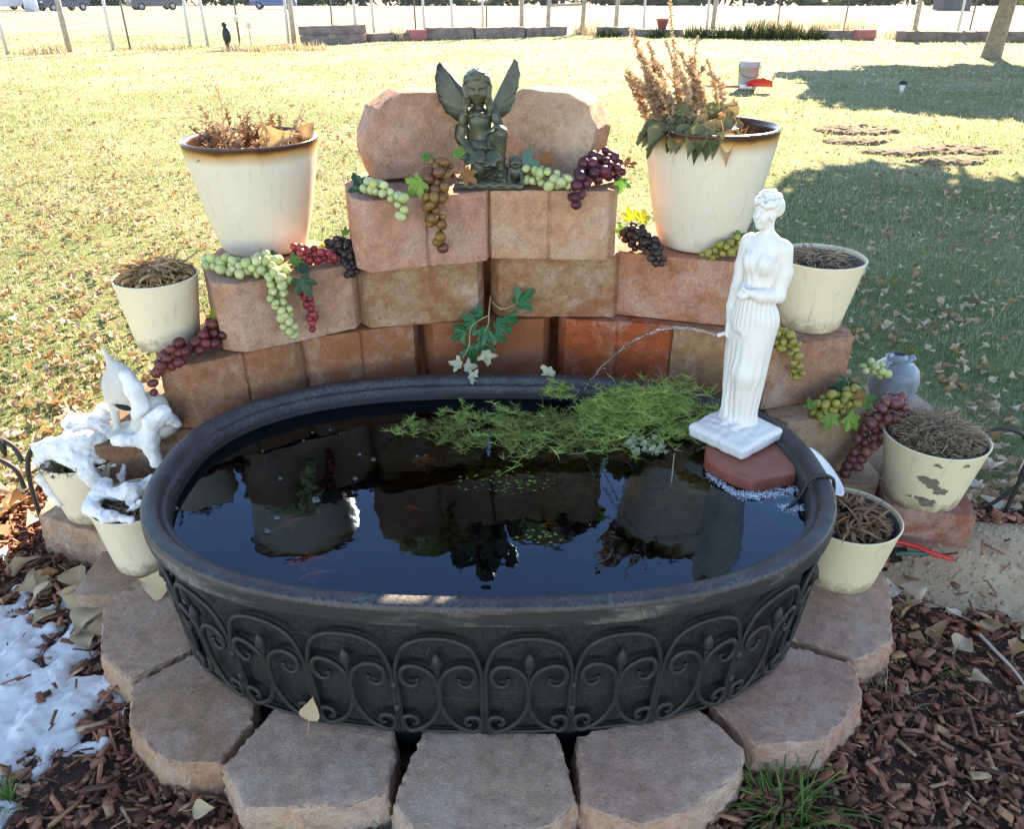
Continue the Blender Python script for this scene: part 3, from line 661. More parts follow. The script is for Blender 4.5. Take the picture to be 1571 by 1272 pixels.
# ------------------------------------------------------------------ the white statue
def m_white():
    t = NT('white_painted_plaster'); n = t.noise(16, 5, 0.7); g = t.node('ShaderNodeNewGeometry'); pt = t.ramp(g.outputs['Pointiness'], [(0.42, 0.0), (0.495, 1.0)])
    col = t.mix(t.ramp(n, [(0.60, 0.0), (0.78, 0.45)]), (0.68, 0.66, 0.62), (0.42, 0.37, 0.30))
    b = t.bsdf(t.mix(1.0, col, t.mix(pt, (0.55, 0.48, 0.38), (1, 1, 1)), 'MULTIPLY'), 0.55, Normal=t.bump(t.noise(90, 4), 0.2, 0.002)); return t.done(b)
M['white'] = m_white()
def white_statue():
    S = Sculpt((-.10, -.10, -.012), (.10, .09, .60), 0.0021); S.sx = .86
    # long skirt: standing leg on the left, bent leg on the right
    S.cap((-.022, .004, .0), (-.020, .004, .27), .033, .046, .02); S.cap((.004, .010, .0), (.010, .012, .26), .034, .048, .02)
    S.chain([(.014, -.006, .018), (.016, -.026, .150), (.020, -.004, .275)], [.027, .037, .047], .016)
    S.ell((-.006, .006, .006), (.056, .046, .022), .022); S.ell((-.05, .016, .004), (.022, .030, .016), .02)
    S.cap((-.046, .004, .01), (-.040, .0, .26), .013, .018, .012)          # gathered folds falling on the left
    S.cap((-.030, -.026, .012), (-.024, -.018, .24), .009, .012, .010); S.cap((-.046, -.014, .012), (-.040, -.012, .22), .008, .010, .008)
    S.ell((.0, .002, .285), (.056, .043, .05), .02); S.ell((.0, .0, .345), (.048, .036, .05), .02)
    S.ell((.0, .0, .412), (.054, .038, .058), .02)
    for sx in (-1, 1): S.ell((sx * .024, -.027, .415), (.021, .018, .022), .012)
    S.cap((-.046, .004, .452), (.046, .004, .452), .020, .020, .018); S.ell((0, .004, .462), (.032, .024, .022), .015)
    S.cap((.0, .004, .46), (-.003, .0, .50), .0165, .0155, .010)
    # overfold of the dress, its hem falling lower on the right
    for k in range(9):
        a = -2.75 + k * 0.30; x, y = .050 * math.cos(a), .042 * math.sin(a); low = .262 - .022 * (k / 8) + (0.006 if k % 2 else 0)
        S.cap((x * .86, y * .84, .350), (x * 1.08, y * 1.08, low), .011, .0105, .006)
    S.sx = 1.0
    # head turned to the left
    hd = Vector((-.008, -.004, .527)); yaw = math.radians(-16)
    def hp(x, y, z): return (hd.x + x * math.cos(yaw) - y * math.sin(yaw), hd.y + x * math.sin(yaw) + y * math.cos(yaw), hd.z + z)
    S.ell(hd, (.0245, .029, .036), .006, yaw); S.ell(hp(0, -.012, -.018), (.017, .017, .018), .008, yaw); S.ell(hp(0, -.021, -.030), (.0075, .008, .007), .006)
    S.cap(hp(0, -.028, .004), hp(0, -.0335, -.008), .0028, .0042, .004); S.cap(hp(-.006, -.026, -.0185), hp(.006, -.026, -.0185), .0024, .0024, .003); S.cap(hp(-.005, -.0255, -.0225), hp(.005, -.0255, -.0225), .0022, .0022, .003)
    for sx in (-1, 1):
        S.ell(hp(sx * .0105, -.0285, .003), (.006, .004, .0035), .003, yaw, cut=True); S.ell(hp(sx * .0105, -.0245, .002), (.005, .004, .003), .002, yaw); S.cap(hp(sx * .004, -.0275, .0085), hp(sx * .016, -.024, .008), .0022, .002, .003)
        S.ell(hp(sx * .013, -.021, -.011), (.008, .007, .009), .006, yaw)
    S.ell(hp(0, .008, .014), (.030, .030, .031), .006, yaw); S.ell(hp(.004, .034, .002), (.017, .016, .016), .006); S.ell(hp(0, .028, .012), (.022, .02, .02), .008)
    rr = random.Random(3)
    for k in range(46):
        a = rr.uniform(-math.pi, math.pi); e = rr.uniform(0.05, 1.3)
        x, y, z = .031 * math.sin(a) * math.cos(e), -.031 * math.cos(a) * math.cos(e) + .004, .014 + .031 * math.sin(e)
        if y < -.022 and z < .026: continue
        S.ell(hp(x, y, z), (.0062, .0062, .0055), .002)
    for k in range(9):
        a = -1.25 + k * .31; S.ell(hp(.028 * math.sin(a), -.029 * math.cos(a), .021 + .004 * math.cos(a * 5)), (.0062, .0055, .006), .002)
    for sx in (-1, 1): S.ell(hp(sx * .025, -.004, -.006), (.0062, .009, .011), .003)
    S.sx = .88
    # arm on the right: forearm across the waist, hand round a small shell
    S.chain([(.056, .006, .446), (.063, .010, .395), (.062, .0, .345)], [.0205, .0195, .0165], .010); S.chain([(.062, .0, .345), (.030, -.036, .346), (.006, -.052, .352)], [.0165, .0135, .0095], .008)
    S.ell((-.006, -.054, .352), (.013, .009, .009), .005)
    for k in range(4): S.chain([(-.010, -.058 + k * .003, .357 - k * .0045), (-.022, -.058 + k * .002, .356 - k * .005), (-.027, -.052, .353 - k * .005)], [.0042, .0038, .003], .002)
    S.cap((-.004, -.060, .358), (-.016, -.064, .363), .0042, .0032, .003); S.ell((-.018, -.056, .344), (.020, .013, .010), .004)
    # arm on the left hanging, hand gathering the cloth
    S.chain([(-.056, .006, .446), (-.064, .008, .392), (-.068, .002, .340)], [.0205, .019, .016], .010); S.chain([(-.068, .002, .340), (-.072, -.006, .295), (-.070, -.012, .262)], [.016, .013, .010], .008)
    S.ell((-.069, -.015, .246), (.009, .011, .014), .005)
    for k in range(4): S.chain([(-.070 + k * .002, -.022 + k * .006, .240), (-.068, -.024 + k * .006, .226), (-.060, -.022 + k * .006, .221)], [.0042, .0038, .003], .002)
    S.cap((-.062, -.022, .246), (-.056, -.026, .234), .004, .003, .003)
    S.cap((-.060, -.006, .250), (-.056, -.002, .09), .014, .012, .010)      # cloth hanging from the hand
    # feet
    for fx, fy in ((.018, -.040), (-.020, -.036)):
        S.ell((fx, fy, .006), (.014, .022, .010), .006)
        for k in range(5): S.cap((fx - .010 + k * .005, fy - .016, .005), (fx - .011 + k * .0055, fy - .027 + abs(k - 1) * .0014, .003), .0034, .0030, .001)
    def folds(X, Y, Z):
        th = np.arctan2(Y, X); m1 = np.clip((.24 - Z) / .06, 0, 1) * np.clip((Z - .012) / .03, 0, 1)
        kn = np.exp(-(((X - .018) / .024) ** 2 + ((Z - .13) / .08) ** 2)) * (Y < 0)
        d = .0024 * np.sin(15 * th + 9 * Z + 1.5 * np.sin(Z * 24)) * m1 * (1 - .8 * kn)
        m2 = np.clip((Z - .255) / .02, 0, 1) * np.clip((.345 - Z) / .02, 0, 1); d = d + .0013 * np.sin(25 * th + 14 * Z) * m2
        m3 = np.clip((Z - .355) / .02, 0, 1) * np.clip((.452 - Z) / .02, 0, 1) * (np.abs(X) < .047) * (Y < .0); d = d + .0011 * np.sin(330 * (np.abs(X) - .25 * (Z - .36))) * m3
        return d
    S.warp(folds)
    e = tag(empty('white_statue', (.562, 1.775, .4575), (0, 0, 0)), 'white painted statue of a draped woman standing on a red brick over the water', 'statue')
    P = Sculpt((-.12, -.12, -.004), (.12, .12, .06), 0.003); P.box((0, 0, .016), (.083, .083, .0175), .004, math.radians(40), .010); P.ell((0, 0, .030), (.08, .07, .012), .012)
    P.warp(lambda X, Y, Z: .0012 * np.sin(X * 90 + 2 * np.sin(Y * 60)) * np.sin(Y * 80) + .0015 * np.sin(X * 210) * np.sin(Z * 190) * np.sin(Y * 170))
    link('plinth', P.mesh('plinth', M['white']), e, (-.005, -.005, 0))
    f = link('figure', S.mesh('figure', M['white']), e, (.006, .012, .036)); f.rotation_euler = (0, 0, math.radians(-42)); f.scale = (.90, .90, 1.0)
    MB().add(*tube(smooth_path([(-.034, .042, .262), (-.048, .036, .266), (-.062, .031, .264), (-.072, .028, .262)], 4), .0048, 10)).build('spout', M['white'], e)
    return e
white_statue()

# ------------------------------------------------------------------ red brick under it, standing on a sunken block
M['redbrick'] = simple('wet_red_brick', (0.24, 0.055, 0.030), (0.33, 0.09, 0.05), 24, 0.45, 0.5, 130, 0.003)
def rounded(poly, z0, z1, mat, bev=0.008, sd=1, amp=0.003):
    me = prism_mesh('slab', poly, z0, z1, mat, bev, 0.0); roughen(me, amp, 40, sd, 0.002, 0.5); return me
o = link('red_brick', rounded([(-.095, -.01), (-.075, -.05), (-.04, -.09), (.0, -.115), (.105, -.085), (.118, -.05), (.105, .09), (-.065, .10)], 0, .055, M['redbrick'], sd=4), None, (.560, 1.690, .4005))
tag(o, 'flat red brick at the waterline under the white statue', 'brick')
o = link('sunken_block', rounded([(-.14, -.12), (.10, -.13), (.10, .12), (-.14, .12)], 0, .376, M['block'], sd=5), None, (.535, 1.72, .0245)); o.color = (.36, .31, .24, 0.0)
tag(o, 'pale block under water that carries the red brick', 'stone block')

# ------------------------------------------------------------------ the bronze fairy
def m_bronze():
    t = NT('verdigris_bronze_resin'); n = t.noise(26, 5, 0.7); d = t.noise(9, 3)
    g = t.node('ShaderNodeNewGeometry')
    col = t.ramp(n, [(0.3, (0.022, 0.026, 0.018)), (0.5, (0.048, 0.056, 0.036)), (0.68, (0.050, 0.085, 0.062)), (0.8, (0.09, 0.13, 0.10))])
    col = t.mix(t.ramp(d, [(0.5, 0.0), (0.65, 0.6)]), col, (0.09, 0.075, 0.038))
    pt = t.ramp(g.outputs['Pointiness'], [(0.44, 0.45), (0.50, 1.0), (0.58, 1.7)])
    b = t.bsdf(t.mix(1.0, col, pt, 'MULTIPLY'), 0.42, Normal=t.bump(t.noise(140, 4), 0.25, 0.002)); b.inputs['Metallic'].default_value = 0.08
    return t.done(b)
M['bronze'] = m_bronze()
def fairy():
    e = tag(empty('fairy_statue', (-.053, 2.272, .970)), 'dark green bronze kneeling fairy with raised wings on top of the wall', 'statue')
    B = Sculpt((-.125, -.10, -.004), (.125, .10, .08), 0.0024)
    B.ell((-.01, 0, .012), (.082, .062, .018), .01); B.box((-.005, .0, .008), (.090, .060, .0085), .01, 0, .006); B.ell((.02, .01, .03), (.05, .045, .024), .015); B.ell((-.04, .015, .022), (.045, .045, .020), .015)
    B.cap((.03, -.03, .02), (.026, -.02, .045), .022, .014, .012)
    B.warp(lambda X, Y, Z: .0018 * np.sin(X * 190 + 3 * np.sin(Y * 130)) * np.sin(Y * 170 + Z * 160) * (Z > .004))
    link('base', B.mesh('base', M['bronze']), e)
    S = Sculpt((-.115, -.095, .012), (.085, .075, .325), 0.0021); K = .010
    # lower body
    S.ell((-.026, .012, .092), (.038, .034, .032), .016)
    S.chain([(-.030, .0, .090), (-.038, -.045, .060)], [.026, .019], .010); S.chain([(-.038, -.045, .050), (-.042, .02, .034)], [.018, .013], .008)   # knee down
    S.chain([(-.010, .004, .096), (.023, -.036, .142)], [.026, .0185], .010); S.chain([(.023, -.038, .140), (.022, -.026, .045)], [.0175, .011], .008)   # knee up
    S.ell((.022, -.042, .038), (.012, .024, .009), .006)
    # torso
    S.ell((-.030, .008, .130), (.029, .023, .034), .014); S.ell((-.033, .006, .168), (.033, .025, .030), .014); S.cap((-.066, .008, .188), (.002, .008, .188), .013, .013, .012)
    S.cap((-.034, .004, .190), (-.036, -.002, .218), .0125, .012, .008)
    # frilled collar and sleeves
    for k in range(11):
        a = k * 2 * math.pi / 11; S.ell((-.034 + .030 * math.cos(a), .004 + .023 * math.sin(a), .190 - .004 * (k % 2)), (.0115, .0105, .0052), .004, a, 0, .45)
    for sx, cx in ((-1, -.072), (1, .006)):
        for k in range(4): S.ell((cx + sx * .003, -.012 + k * .009, .176 - .004 * (k % 2)), (.010, .0055, .018), .003, 0, 0, -.25 * sx)
    # petals of the skirt
    for k in range(10):
        a = math.pi + k * math.pi / 9.0; S.ell((-.024 + .048 * math.cos(a), -.004 + .052 * math.sin(a), .083 + .006 * math.sin(k * 2.1)), (.015, .006, .021), .004, a + math.pi / 2, -.7)
    for k in range(8):
        a = math.pi + k * math.pi / 7.0; S.ell((-.027 + .034 * math.cos(a), .002 + .034 * math.sin(a), .112 - .003 * (k % 2)), (.011, .005, .014), .003, a + math.pi / 2, -.6)
    # arms: left one reaches down to the petal on the lap, right one rests on the raised knee
    S.chain([(-.074, .006, .182), (-.083, -.004, .128), (-.060, -.036, .098), (-.026, -.058, .078)], [.0125, .0115, .0105, .0075], .006)
    S.ell((-.020, -.062, .074), (.009, .008, .006), .004)
    for k in range(4): S.cap((-.016, -.064 + k * .004, .074 - k * .002), (-.004, -.066 + k * .005, .068 - k * .002), .0032, .0026, .0015)
    S.cap((-.020, -.068, .076), (-.010, -.074, .074), .0034, .0026, .002)
    S.chain([(.008, .006, .182), (.026, .010, .140), (.030, -.020, .146), (.018, -.046, .158)], [.0125, .0115, .010, .007], .006)
    S.ell((.012, -.050, .160), (.009, .008, .006), .004)
    for k in range(4): S.cap((.008, -.050 - k * .003, .160), (-.006, -.052 - k * .004, .156 - k * .002), .003, .0024, .0015)
    # head, looking down a little
    h = Vector((-.037, -.014, .254)); RB = Matrix.Rotation(math.radians(9), 3, 'X')
    def hv(p): return h + RB @ Vector(p)
    for sx in (-1, 1): S.ell(h + Vector((sx * .026, .010, -.010)), (.011, .020, .040), .006); S.chain([h + Vector((sx * .029, .004, -.03)), h + Vector((sx * .034, -.002, -.050)), h + Vector((sx * .031, -.008, -.068))], [.010, .008, .004], .005)
    S.ell(h, (.0285, .030, .036), .006); S.ell(hv((0, -.012, -.018)), (.019, .017, .017), .008); S.ell(hv((0, -.021, -.030)), (.008, .008, .007), .005)
    S.cap(hv((0, -.0275, .0)), hv((0, -.0315, -.0085)), .0024, .0036, .005); S.cap(hv((-.006, -.0270, -.0190)), hv((.006, -.0270, -.0190)), .0022, .0022, .003); S.cap(hv((-.004, -.0265, -.0228)), hv((.004, -.0265, -.0228)), .0020, .0020, .003)
    for sx in (-1, 1):
        S.ell(hv((sx * .0115, -.0300, -.001)), (.0068, .0042, .0034), .004, cut=True); S.cap(hv((sx * .006, -.0262, -.0035)), hv((sx * .017, -.0235, -.0035)), .0014, .0012, .0015)
        S.ell(hv((sx * .014, -.021, -.012)), (.010, .008, .009), .006); S.cap(hv((sx * .005, -.0285, .006)), hv((sx * .018, -.024, .006)), .0024, .002, .003)
    S.ell(hv((0, .006, .012)), (.0325, .034, .033), .005); S.ell(hv((0, .018, -.012)), (.028, .022, .04), .01)
    rr = random.Random(5)
    for sx in (-1, 1):           # wavy locks over the brow and down beside the face
        for q in range(6):
            x0 = sx * (.003 + q * .0055); pts = [hv((x0 * .5, -.018 + abs(x0) * .35, .043 - abs(x0) * .25)), hv((x0 * 1.05, -.0245 + abs(x0) * .45, .029 - abs(x0) * .35)), hv((sx * (.021 + q * .0025), -.016 + q * .004, .008 - q * .003))]
            S.chain(pts, [.0042, .0044, .0044], .0015)
        for q in range(4):
            c = hv((sx * (.027 + .003 * (q % 2)), -.010 + q * .007, .004)); pts = [c + Vector((sx * .003 * math.sin(j * 1.5 + q), .003 * math.cos(j * 1.5), -j * .012)) for j in range(6)]
            S.chain(pts, [.0066, .0064, .006, .0056, .005, .0035], .003)
    for k in range(14):
        a = -1.2 + k * .185; S.ell(hv((.0335 * math.sin(a), -.0255 * math.cos(a) + .005, .021 + .008 * math.cos(a) + .003 * math.sin(k * 2.4))), (.0048, .0042, .0046), .0015)
    S.warp(lambda X, Y, Z: .0009 * np.sin(X * 420 + 2 * np.sin(Z * 120)) * (Z > .262) * (Y > -.03) + .0008 * np.sin(90 * Z + 200 * X) * ((Z > .105) & (Z < .18)))
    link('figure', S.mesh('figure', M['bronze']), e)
    # wings: outline with a scalloped trailing edge, ribbed
    def wing(out, root, name, yaw):
        n = len(out); c = Vector((root[0], 0, root[1])); v = []; f = []; rings = 6
        for side in (0, 1):
            for j in range(rings + 1):
                for k in range(n):
                    p = Vector((out[k][0], 0, out[k][1])); q = c + (p - c) * (0.06 + 0.94 * j / rings)
                    rib = 0.0022 * math.cos(k * math.pi) * (j / rings); th = 0.0055 * (1 - .55 * j / rings)
                    bow = -0.020 * (j / rings) ** 2
                    v.append((q.x, (th if side else -th) + rib * (1 if side == 0 else 1) - bow, q.z))
        N = (rings + 1) * n
        for side in (0, 1):
            for j in range(rings):
                for k in range(n):
                    k2 = (k + 1) % n; a = side * N + j * n; q = (a + k, a + k2, a + n + k2, a + n + k); f.append(q if side == 0 else q[::-1])
        for k in range(n):
            k2 = (k + 1) % n; a = rings * n; f.append((a + k, a + k2, N + a + k2, N + a + k))
        f.append(tuple(range(n))[::-1]); f.append(tuple(N + k for k in range(n)))
        MB().add(v, f).build(name, M['bronze'], e, loc=(0, .036, 0), rot=(math.radians(-4), 0, yaw))
    def dens(pts, m=3):
        o = []
        for i in range(len(pts)):
            a, b = pts[i], pts[(i + 1) % len(pts)]
            for q in range(m): o.append((a[0] + (b[0] - a[0]) * q / m, a[1] + (b[1] - a[1]) * q / m))
        return o
    WL = [(-.040, .185), (-.062, .235), (-.098, .272), (-.124, .297), (-.134, .309), (-.143, .300), (-.145, .284), (-.150, .270), (-.147, .255), (-.149, .240), (-.142, .226), (-.141, .212), (-.130, .198), (-.124, .182), (-.108, .172), (-.094, .160), (-.078, .157), (-.052, .160)]
    wing(dens(WL, 2), (-.052, .180), 'wing', math.radians(6))
    WR = [(-.020, .185), (.004, .228), (.028, .272), (.046, .304), (.054, .318), (.062, .310), (.065, .293), (.070, .280), (.066, .262), (.065, .246), (.058, .232), (.058, .216), (.050, .202), (.044, .186), (.032, .176), (.018, .166), (.0, .162)]
    wing(dens(WR, 2), (-.008, .182), 'wing', math.radians(-10))
    WD = [(-.055, .150), (-.080, .162), (-.098, .150), (-.102, .132), (-.100, .114), (-.094, .100), (-.080, .092), (-.062, .098)]
    wing(dens(WD, 2), (-.062, .130), 'wing', math.radians(6))
    Fg = Sculpt((-.045, -.045, -.004), (.045, .045, .08), 0.0022)
    Fg.ell((0, .004, .024), (.023, .025, .024), .008); Fg.ell((0, -.012, .048), (.019, .020, .013), .008); Fg.ell((0, -.028, .046), (.007, .006, .0035), .003, cut=True)
    for sx in (-1, 1):
        Fg.ell((sx * .011, -.008, .061), (.0062, .0062, .0062), .003); Fg.ell((sx * .021, .004, .014), (.010, .020, .013), .006); Fg.chain([(sx * .014, -.014, .03), (sx * .018, -.026, .012), (sx * .016, -.036, .003)], [.006, .005, .004], .004)
        for k in range(3): Fg.cap((sx * .016, -.034, .003), (sx * (.010 + k * .007), -.042, .002), .0028, .002, .001)
    link('frog', Fg.mesh('frog', M['bronze']), e, (.062, -.022, .018))
    return e
fairy()

# ------------------------------------------------------------------ grapes
def m_grape(name, c1, c2, dust=0.10, rough=0.42):
    t = NT(name); t.co(); oi = t.oi
    col = t.mix(oi.outputs['Random'], c1, c2)
    n = t.noise(35, 4); col = t.mix(t.math('MULTIPLY', t.ramp(n, [(0.40, 0.0), (0.7, 1.0)]), dust), col, (0.55, 0.50, 0.50)); tcz = t.node('ShaderNodeSeparateXYZ', {0: t.tc.outputs['Object']}); col = t.mix(t.ramp(t.math('ADD', t.math('MULTIPLY', tcz.outputs[2], .5), .5), [(0.0, .35), (0.5, 0.0)]), col, t.mix(1.0, col, (1.5, 1.6, 0.9), 'MULTIPLY'))
    b = t.bsdf(col, rough); b.inputs['Subsurface Weight'].default_value = 0.0; b.inputs['Coat Weight'].default_value = 0.0; b.inputs['Coat Roughness'].default_value = 0.3
    tr = t.node('ShaderNodeBsdfTranslucent', {'Color': col}); mx = t.node('ShaderNodeMixShader', {0: 0.22}); t.l.new(b.outputs[0], mx.inputs[1]); t.l.new(tr.outputs[0], mx.inputs[2])
    return t.done(mx)
GR = {'pale': m_grape('grape_pale_green', (0.40, 0.47, 0.18), (0.54, 0.56, 0.30), 0.08), 'olive': m_grape('grape_olive', (0.22, 0.20, 0.030), (0.36, 0.32, 0.07), 0.06), 'red': m_grape('grape_red', (0.24, 0.016, 0.022), (0.38, 0.050, 0.060), 0.06),
      'burg': m_grape('grape_burgundy', (0.085, 0.010, 0.010), (0.20, 0.035, 0.028), 0.05), 'black': m_grape('grape_black', (0.014, 0.009, 0.011), (0.050, 0.026, 0.024), 0.06), 'bronze': m_grape('grape_bronze', (0.14, 0.035, 0.022), (0.25, 0.125, 0.025), 0.06),
      'purple': m_grape('grape_purple', (0.050, 0.006, 0.012), (0.14, 0.018, 0.045), 0.04), 'mauve': m_grape('grape_mauve', (0.12, 0.025, 0.026), (0.21, 0.065, 0.060), 0.08)}
def m_vine(name, c1, c2, tr=0.4): return leafy(name, [(0.2, c1), (0.8, c2)], tr, 0.35, 25, 0.3)
VL = {'bright': m_vine('vine_leaf_bright', (0.14, 0.30, 0.05), (0.26, 0.42, 0.09)), 'dark': m_vine('vine_leaf_dark', (0.014, 0.050, 0.024), (0.035, 0.085, 0.04), 0.15), 'yellow': m_vine('vine_leaf_yellow', (0.32, 0.42, 0.03), (0.48, 0.50, 0.06)),
      'teal': m_vine('vine_leaf_bluegreen', (0.05, 0.13, 0.10), (0.09, 0.19, 0.15), 0.2), 'brown': m_vine('vine_leaf_brown', (0.20, 0.08, 0.03), (0.36, 0.17, 0.06)), 'mid': m_vine('vine_leaf_mid', (0.06, 0.17, 0.03), (0.13, 0.27, 0.05), 0.3), 'ivy': m_vine('ivy_leaf', (0.008, 0.075, 0.030), (0.02, 0.13, 0.045), 0.12)}
M['vinestem'] = simple('vine_stem', (0.20, 0.16, 0.07), (0.32, 0.26, 0.12), 40, 0.6)
def uvs(r, nu=14, nv=9, sq=1.0):
    pr = [(max(1e-4, r * math.sin(math.pi * i / nv)), -r * math.cos(math.pi * i / nv) * sq) for i in range(nv + 1)]; return lathe(pr, nu)
gm = {}
for k, m in GR.items():
    v, f = uvs(1.0, 16, 10, 1.08); gm[k] = mesh_from('grape', v, f, [m], True)
def vine_leaf_mesh(mat, seed=0, fold=0.25, lobes=5):
    """five lobed toothed leaf, 1 unit across, in the xy plane with its stalk at the origin pointing -y"""
    rr = random.Random(seed); v = [(0, 0, 0)]; n = 60
    tips = [-1.95, -0.98, 0, 0.98, 1.95] if lobes == 5 else [-1.2, 0, 1.2]
    for ring in (0.35, 0.7, 1.0):
        for k in range(n):
            t = -2.75 + 5.5 * k / (n - 1); d = min(abs(t - q) for q in tips); main = 1.0 if abs(t) < .5 else (.86 if abs(t) < 1.5 else .62)
            R = main * (0.62 + 0.38 * math.cos(min(d, .49) * math.pi / .98 * 2 * .5) ** 2.2) * (1 + .07 * math.sin(t * 19)) * (0.75 + .25 * min(1, (2.75 - abs(t)) * 2.2))
            x = R * ring * math.sin(t) * .62; y = R * ring * math.cos(t) * .66 + .12 * ring
            z = fold * abs(x) * 0.8 - .30 * (ring * R) ** 2 * .5 + .035 * math.sin(t * 6 + seed) * ring
            v.append((x, y, z))
    f = []
    for k in range(n - 1):
        f.append((0, 1 + k + 1, 1 + k))
        for r in range(2): a = 1 + r * n; f.append((a + k, a + k + 1, a + n + k + 1, a + n + k))
    return mesh_from('leaf', v, f, [mat], True)
def facing(nrm, tipdir):
    """rotation taking leaf +z to nrm and +y to tipdir"""
    z = Vector(nrm).normalized(); y = Vector(tipdir); y = (y - z * y.dot(z)).normalized(); x = y.cross(z); return Matrix((x, y, z)).transposed().to_euler()
def leaf_part(parent, mat, p, size, nrm, tip, seed=0, name='leaf', fold=0.25, lobes=5):
    o = link(name, vine_leaf_mesh(VL[mat] if isinstance(mat, str) else mat, seed, fold, lobes), parent, p, facing(nrm, tip), size); return o
def bunch(label, kind, spine, w0, w1, gr, leaves=(), seed=0, n=None, back=None, cat='grapes', gap=1.0):
    """grapes packed round a spine path (world points); back: keep grapes on the camera side / above a plane"""
    rr = random.Random(100 + seed); P = smooth_path(spine, 8); org = P[0]
    e = tag(empty('grape_bunch', org), label, cat, 'bunches of artificial grapes')
    L = sum((P[i + 1] - P[i]).length for i in range(len(P) - 1)); n = n or int(L * (w0 + w1) * 0.5 * 2.6 / (gr * gr * 2.2)) + 6
    n = int(n * 1.3); pts = []; tries = 0
    while len(pts) < n and tries < n * 60:
        tries += 1; u = rr.random() ** 0.9; q = u * (len(P) - 1); i = min(int(q), len(P) - 2); c = P[i].lerp(P[i + 1], q - i)
        R = w0 + (w1 - w0) * u
        d = Vector((rr.gauss(0, 1), rr.gauss(0, 1), rr.gauss(0, 1))).normalized() * R * rr.uniform(.25, 1.0); p = c + d
        if back is not None and not back(p): continue
        if any((p - o).length < gr * 1.58 * gap for o, _ in pts): continue
        pts.append((p, gr * rr.uniform(.74, 1.14)))
    for p, r in pts: link('grape', gm[kind], e, p - org, (rr.uniform(0, 6), rr.uniform(0, 6), rr.uniform(0, 6)), (r * rr.uniform(.92, 1.0), r * rr.uniform(.92, 1.0), r * rr.uniform(.95, 1.1)))
    MB().add(*tube([q - org for q in P], .0016, 5)).build('stem', M['vinestem'], e)
    for j, lf in enumerate(leaves):
        mt, p, size, nrm, tip = lf[:5]; lo = leaf_part(e, mt, Vector(p) - org, size, nrm, tip, seed * 7 + j, 'leaf', *(lf[5:]))
        mid = (Vector(p) + org) / 2 + Vector((0, -.004, .006)); st = MB().add(*tube(smooth_path([(0, 0, 0), mid - org, Vector(p) - org], 4), .0013, 5)).build('leaf_stalk', M['vinestem'], lo); st.matrix_parent_inverse = Matrix.LocRotScale(lo.location, lo.rotation_euler, lo.scale).inverted()
    return e
UP = (0, -.35, 1); FR = (0, -1, .35)
above4 = lambda zz, yy: (lambda p: p.z > zz + .006 or p.y < yy - .004)
T4, T5, T3, T2 = Z4, 5 * BH, Z3, Z2
# left block (top at Z4)
bunch('pale green grapes lying along the block edge at the foot of the left tall pot', 'pale', [(-.820, 2.115, T4 + .022), (-.755, 2.090, T4 + .026), (-.700, 2.065, T4 + .028), (-.640, 2.080, T4 + .030)], .016, .032, .0125, [('dark', (-.645, 2.155, T4 + .030), .050, UP, (-1, .2, .2)), ('mid', (-.595, 2.13, T4 + .030), .055, (0.2, -.6, .7), (.4, -.3, .2))], 1, 42, lambda p: p.z > T4 + .010)
bunch('pale green grapes hanging down the front of the left pot block', 'pale', [(-.610, 2.045, T4 + .005), (-.612, 2.020, T4 - .040), (-.600, 2.022, T4 - .095), (-.588, 2.030, T4 - .150)], .030, .012, .0118, [('dark', (-.555, 2.045, T4 + .004), .075, (.3, -1, .3), (.5, -.1, -1))], 2, 44, lambda p: (p - Vector((-.712, 2.01, 0))).dot(Vector((.529, -.849, 0))) > .006)
bunch('slim red grapes hanging beside the pale green ones', 'red', [(-.560, 2.075, T4 - .030), (-.545, 2.075, T4 - .08), (-.545, 2.078, T4 - .155)], .019, .009, .0098, [], 3, 30, lambda p: (p - Vector((-.712, 2.01, 0))).dot(Vector((.529, -.849, 0))) > .005)
bunch('red grapes lying on the left pot block beside the black grapes', 'red', [(-.585, 2.165, T4 + .030), (-.545, 2.160, T4 + .030), (-.495, 2.175, T4 + .022)], .026, .020, .0108, [('dark', (-.575, 2.115, T4 + .014), .050, UP, (.8, -.6, 0))], 4, 30, lambda p: p.z > T4 + .009)
bunch('black grapes at the right corner of the left pot block', 'black', [(-.495, 2.235, T4 + .035), (-.462, 2.200, T4 + .030), (-.440, 2.165, T4 + .002), (-.440, 2.150, T4 - .020)], .028, .014, .0102, [('yellow', (-.525, 2.235, T4 + .03), .035, (0, -.5, 1), (-1, 0, .5)), ('mid', (-.465, 2.24, T4 + .065), .03, (0, -1, .4), (0, .2, 1))], 5, 36, lambda p: p.z > T4 + .009 or p.y < 2.165)
bunch('burgundy grapes draped over the left end block below the small pot', 'burg', [(-.800, 2.055, T3 + .045), (-.830, 2.000, T3 + .030), (-.890, 1.945, T3 + .016), (-.925, 1.915, T3 - .020), (-.930, 1.895, T3 - .060)], .036, .012, .0145, [('bright', (-.775, 2.045, T3 + .050), .060, (.1, -.9, .5), (.7, -.1, -.6)), ('yellow', (-.812, 2.075, T3 + .065), .05, (0, -.9, .5), (-.2, .2, 1))], 6, 34, lambda p: p.z > T3 + .012 or p.y < 1.95)
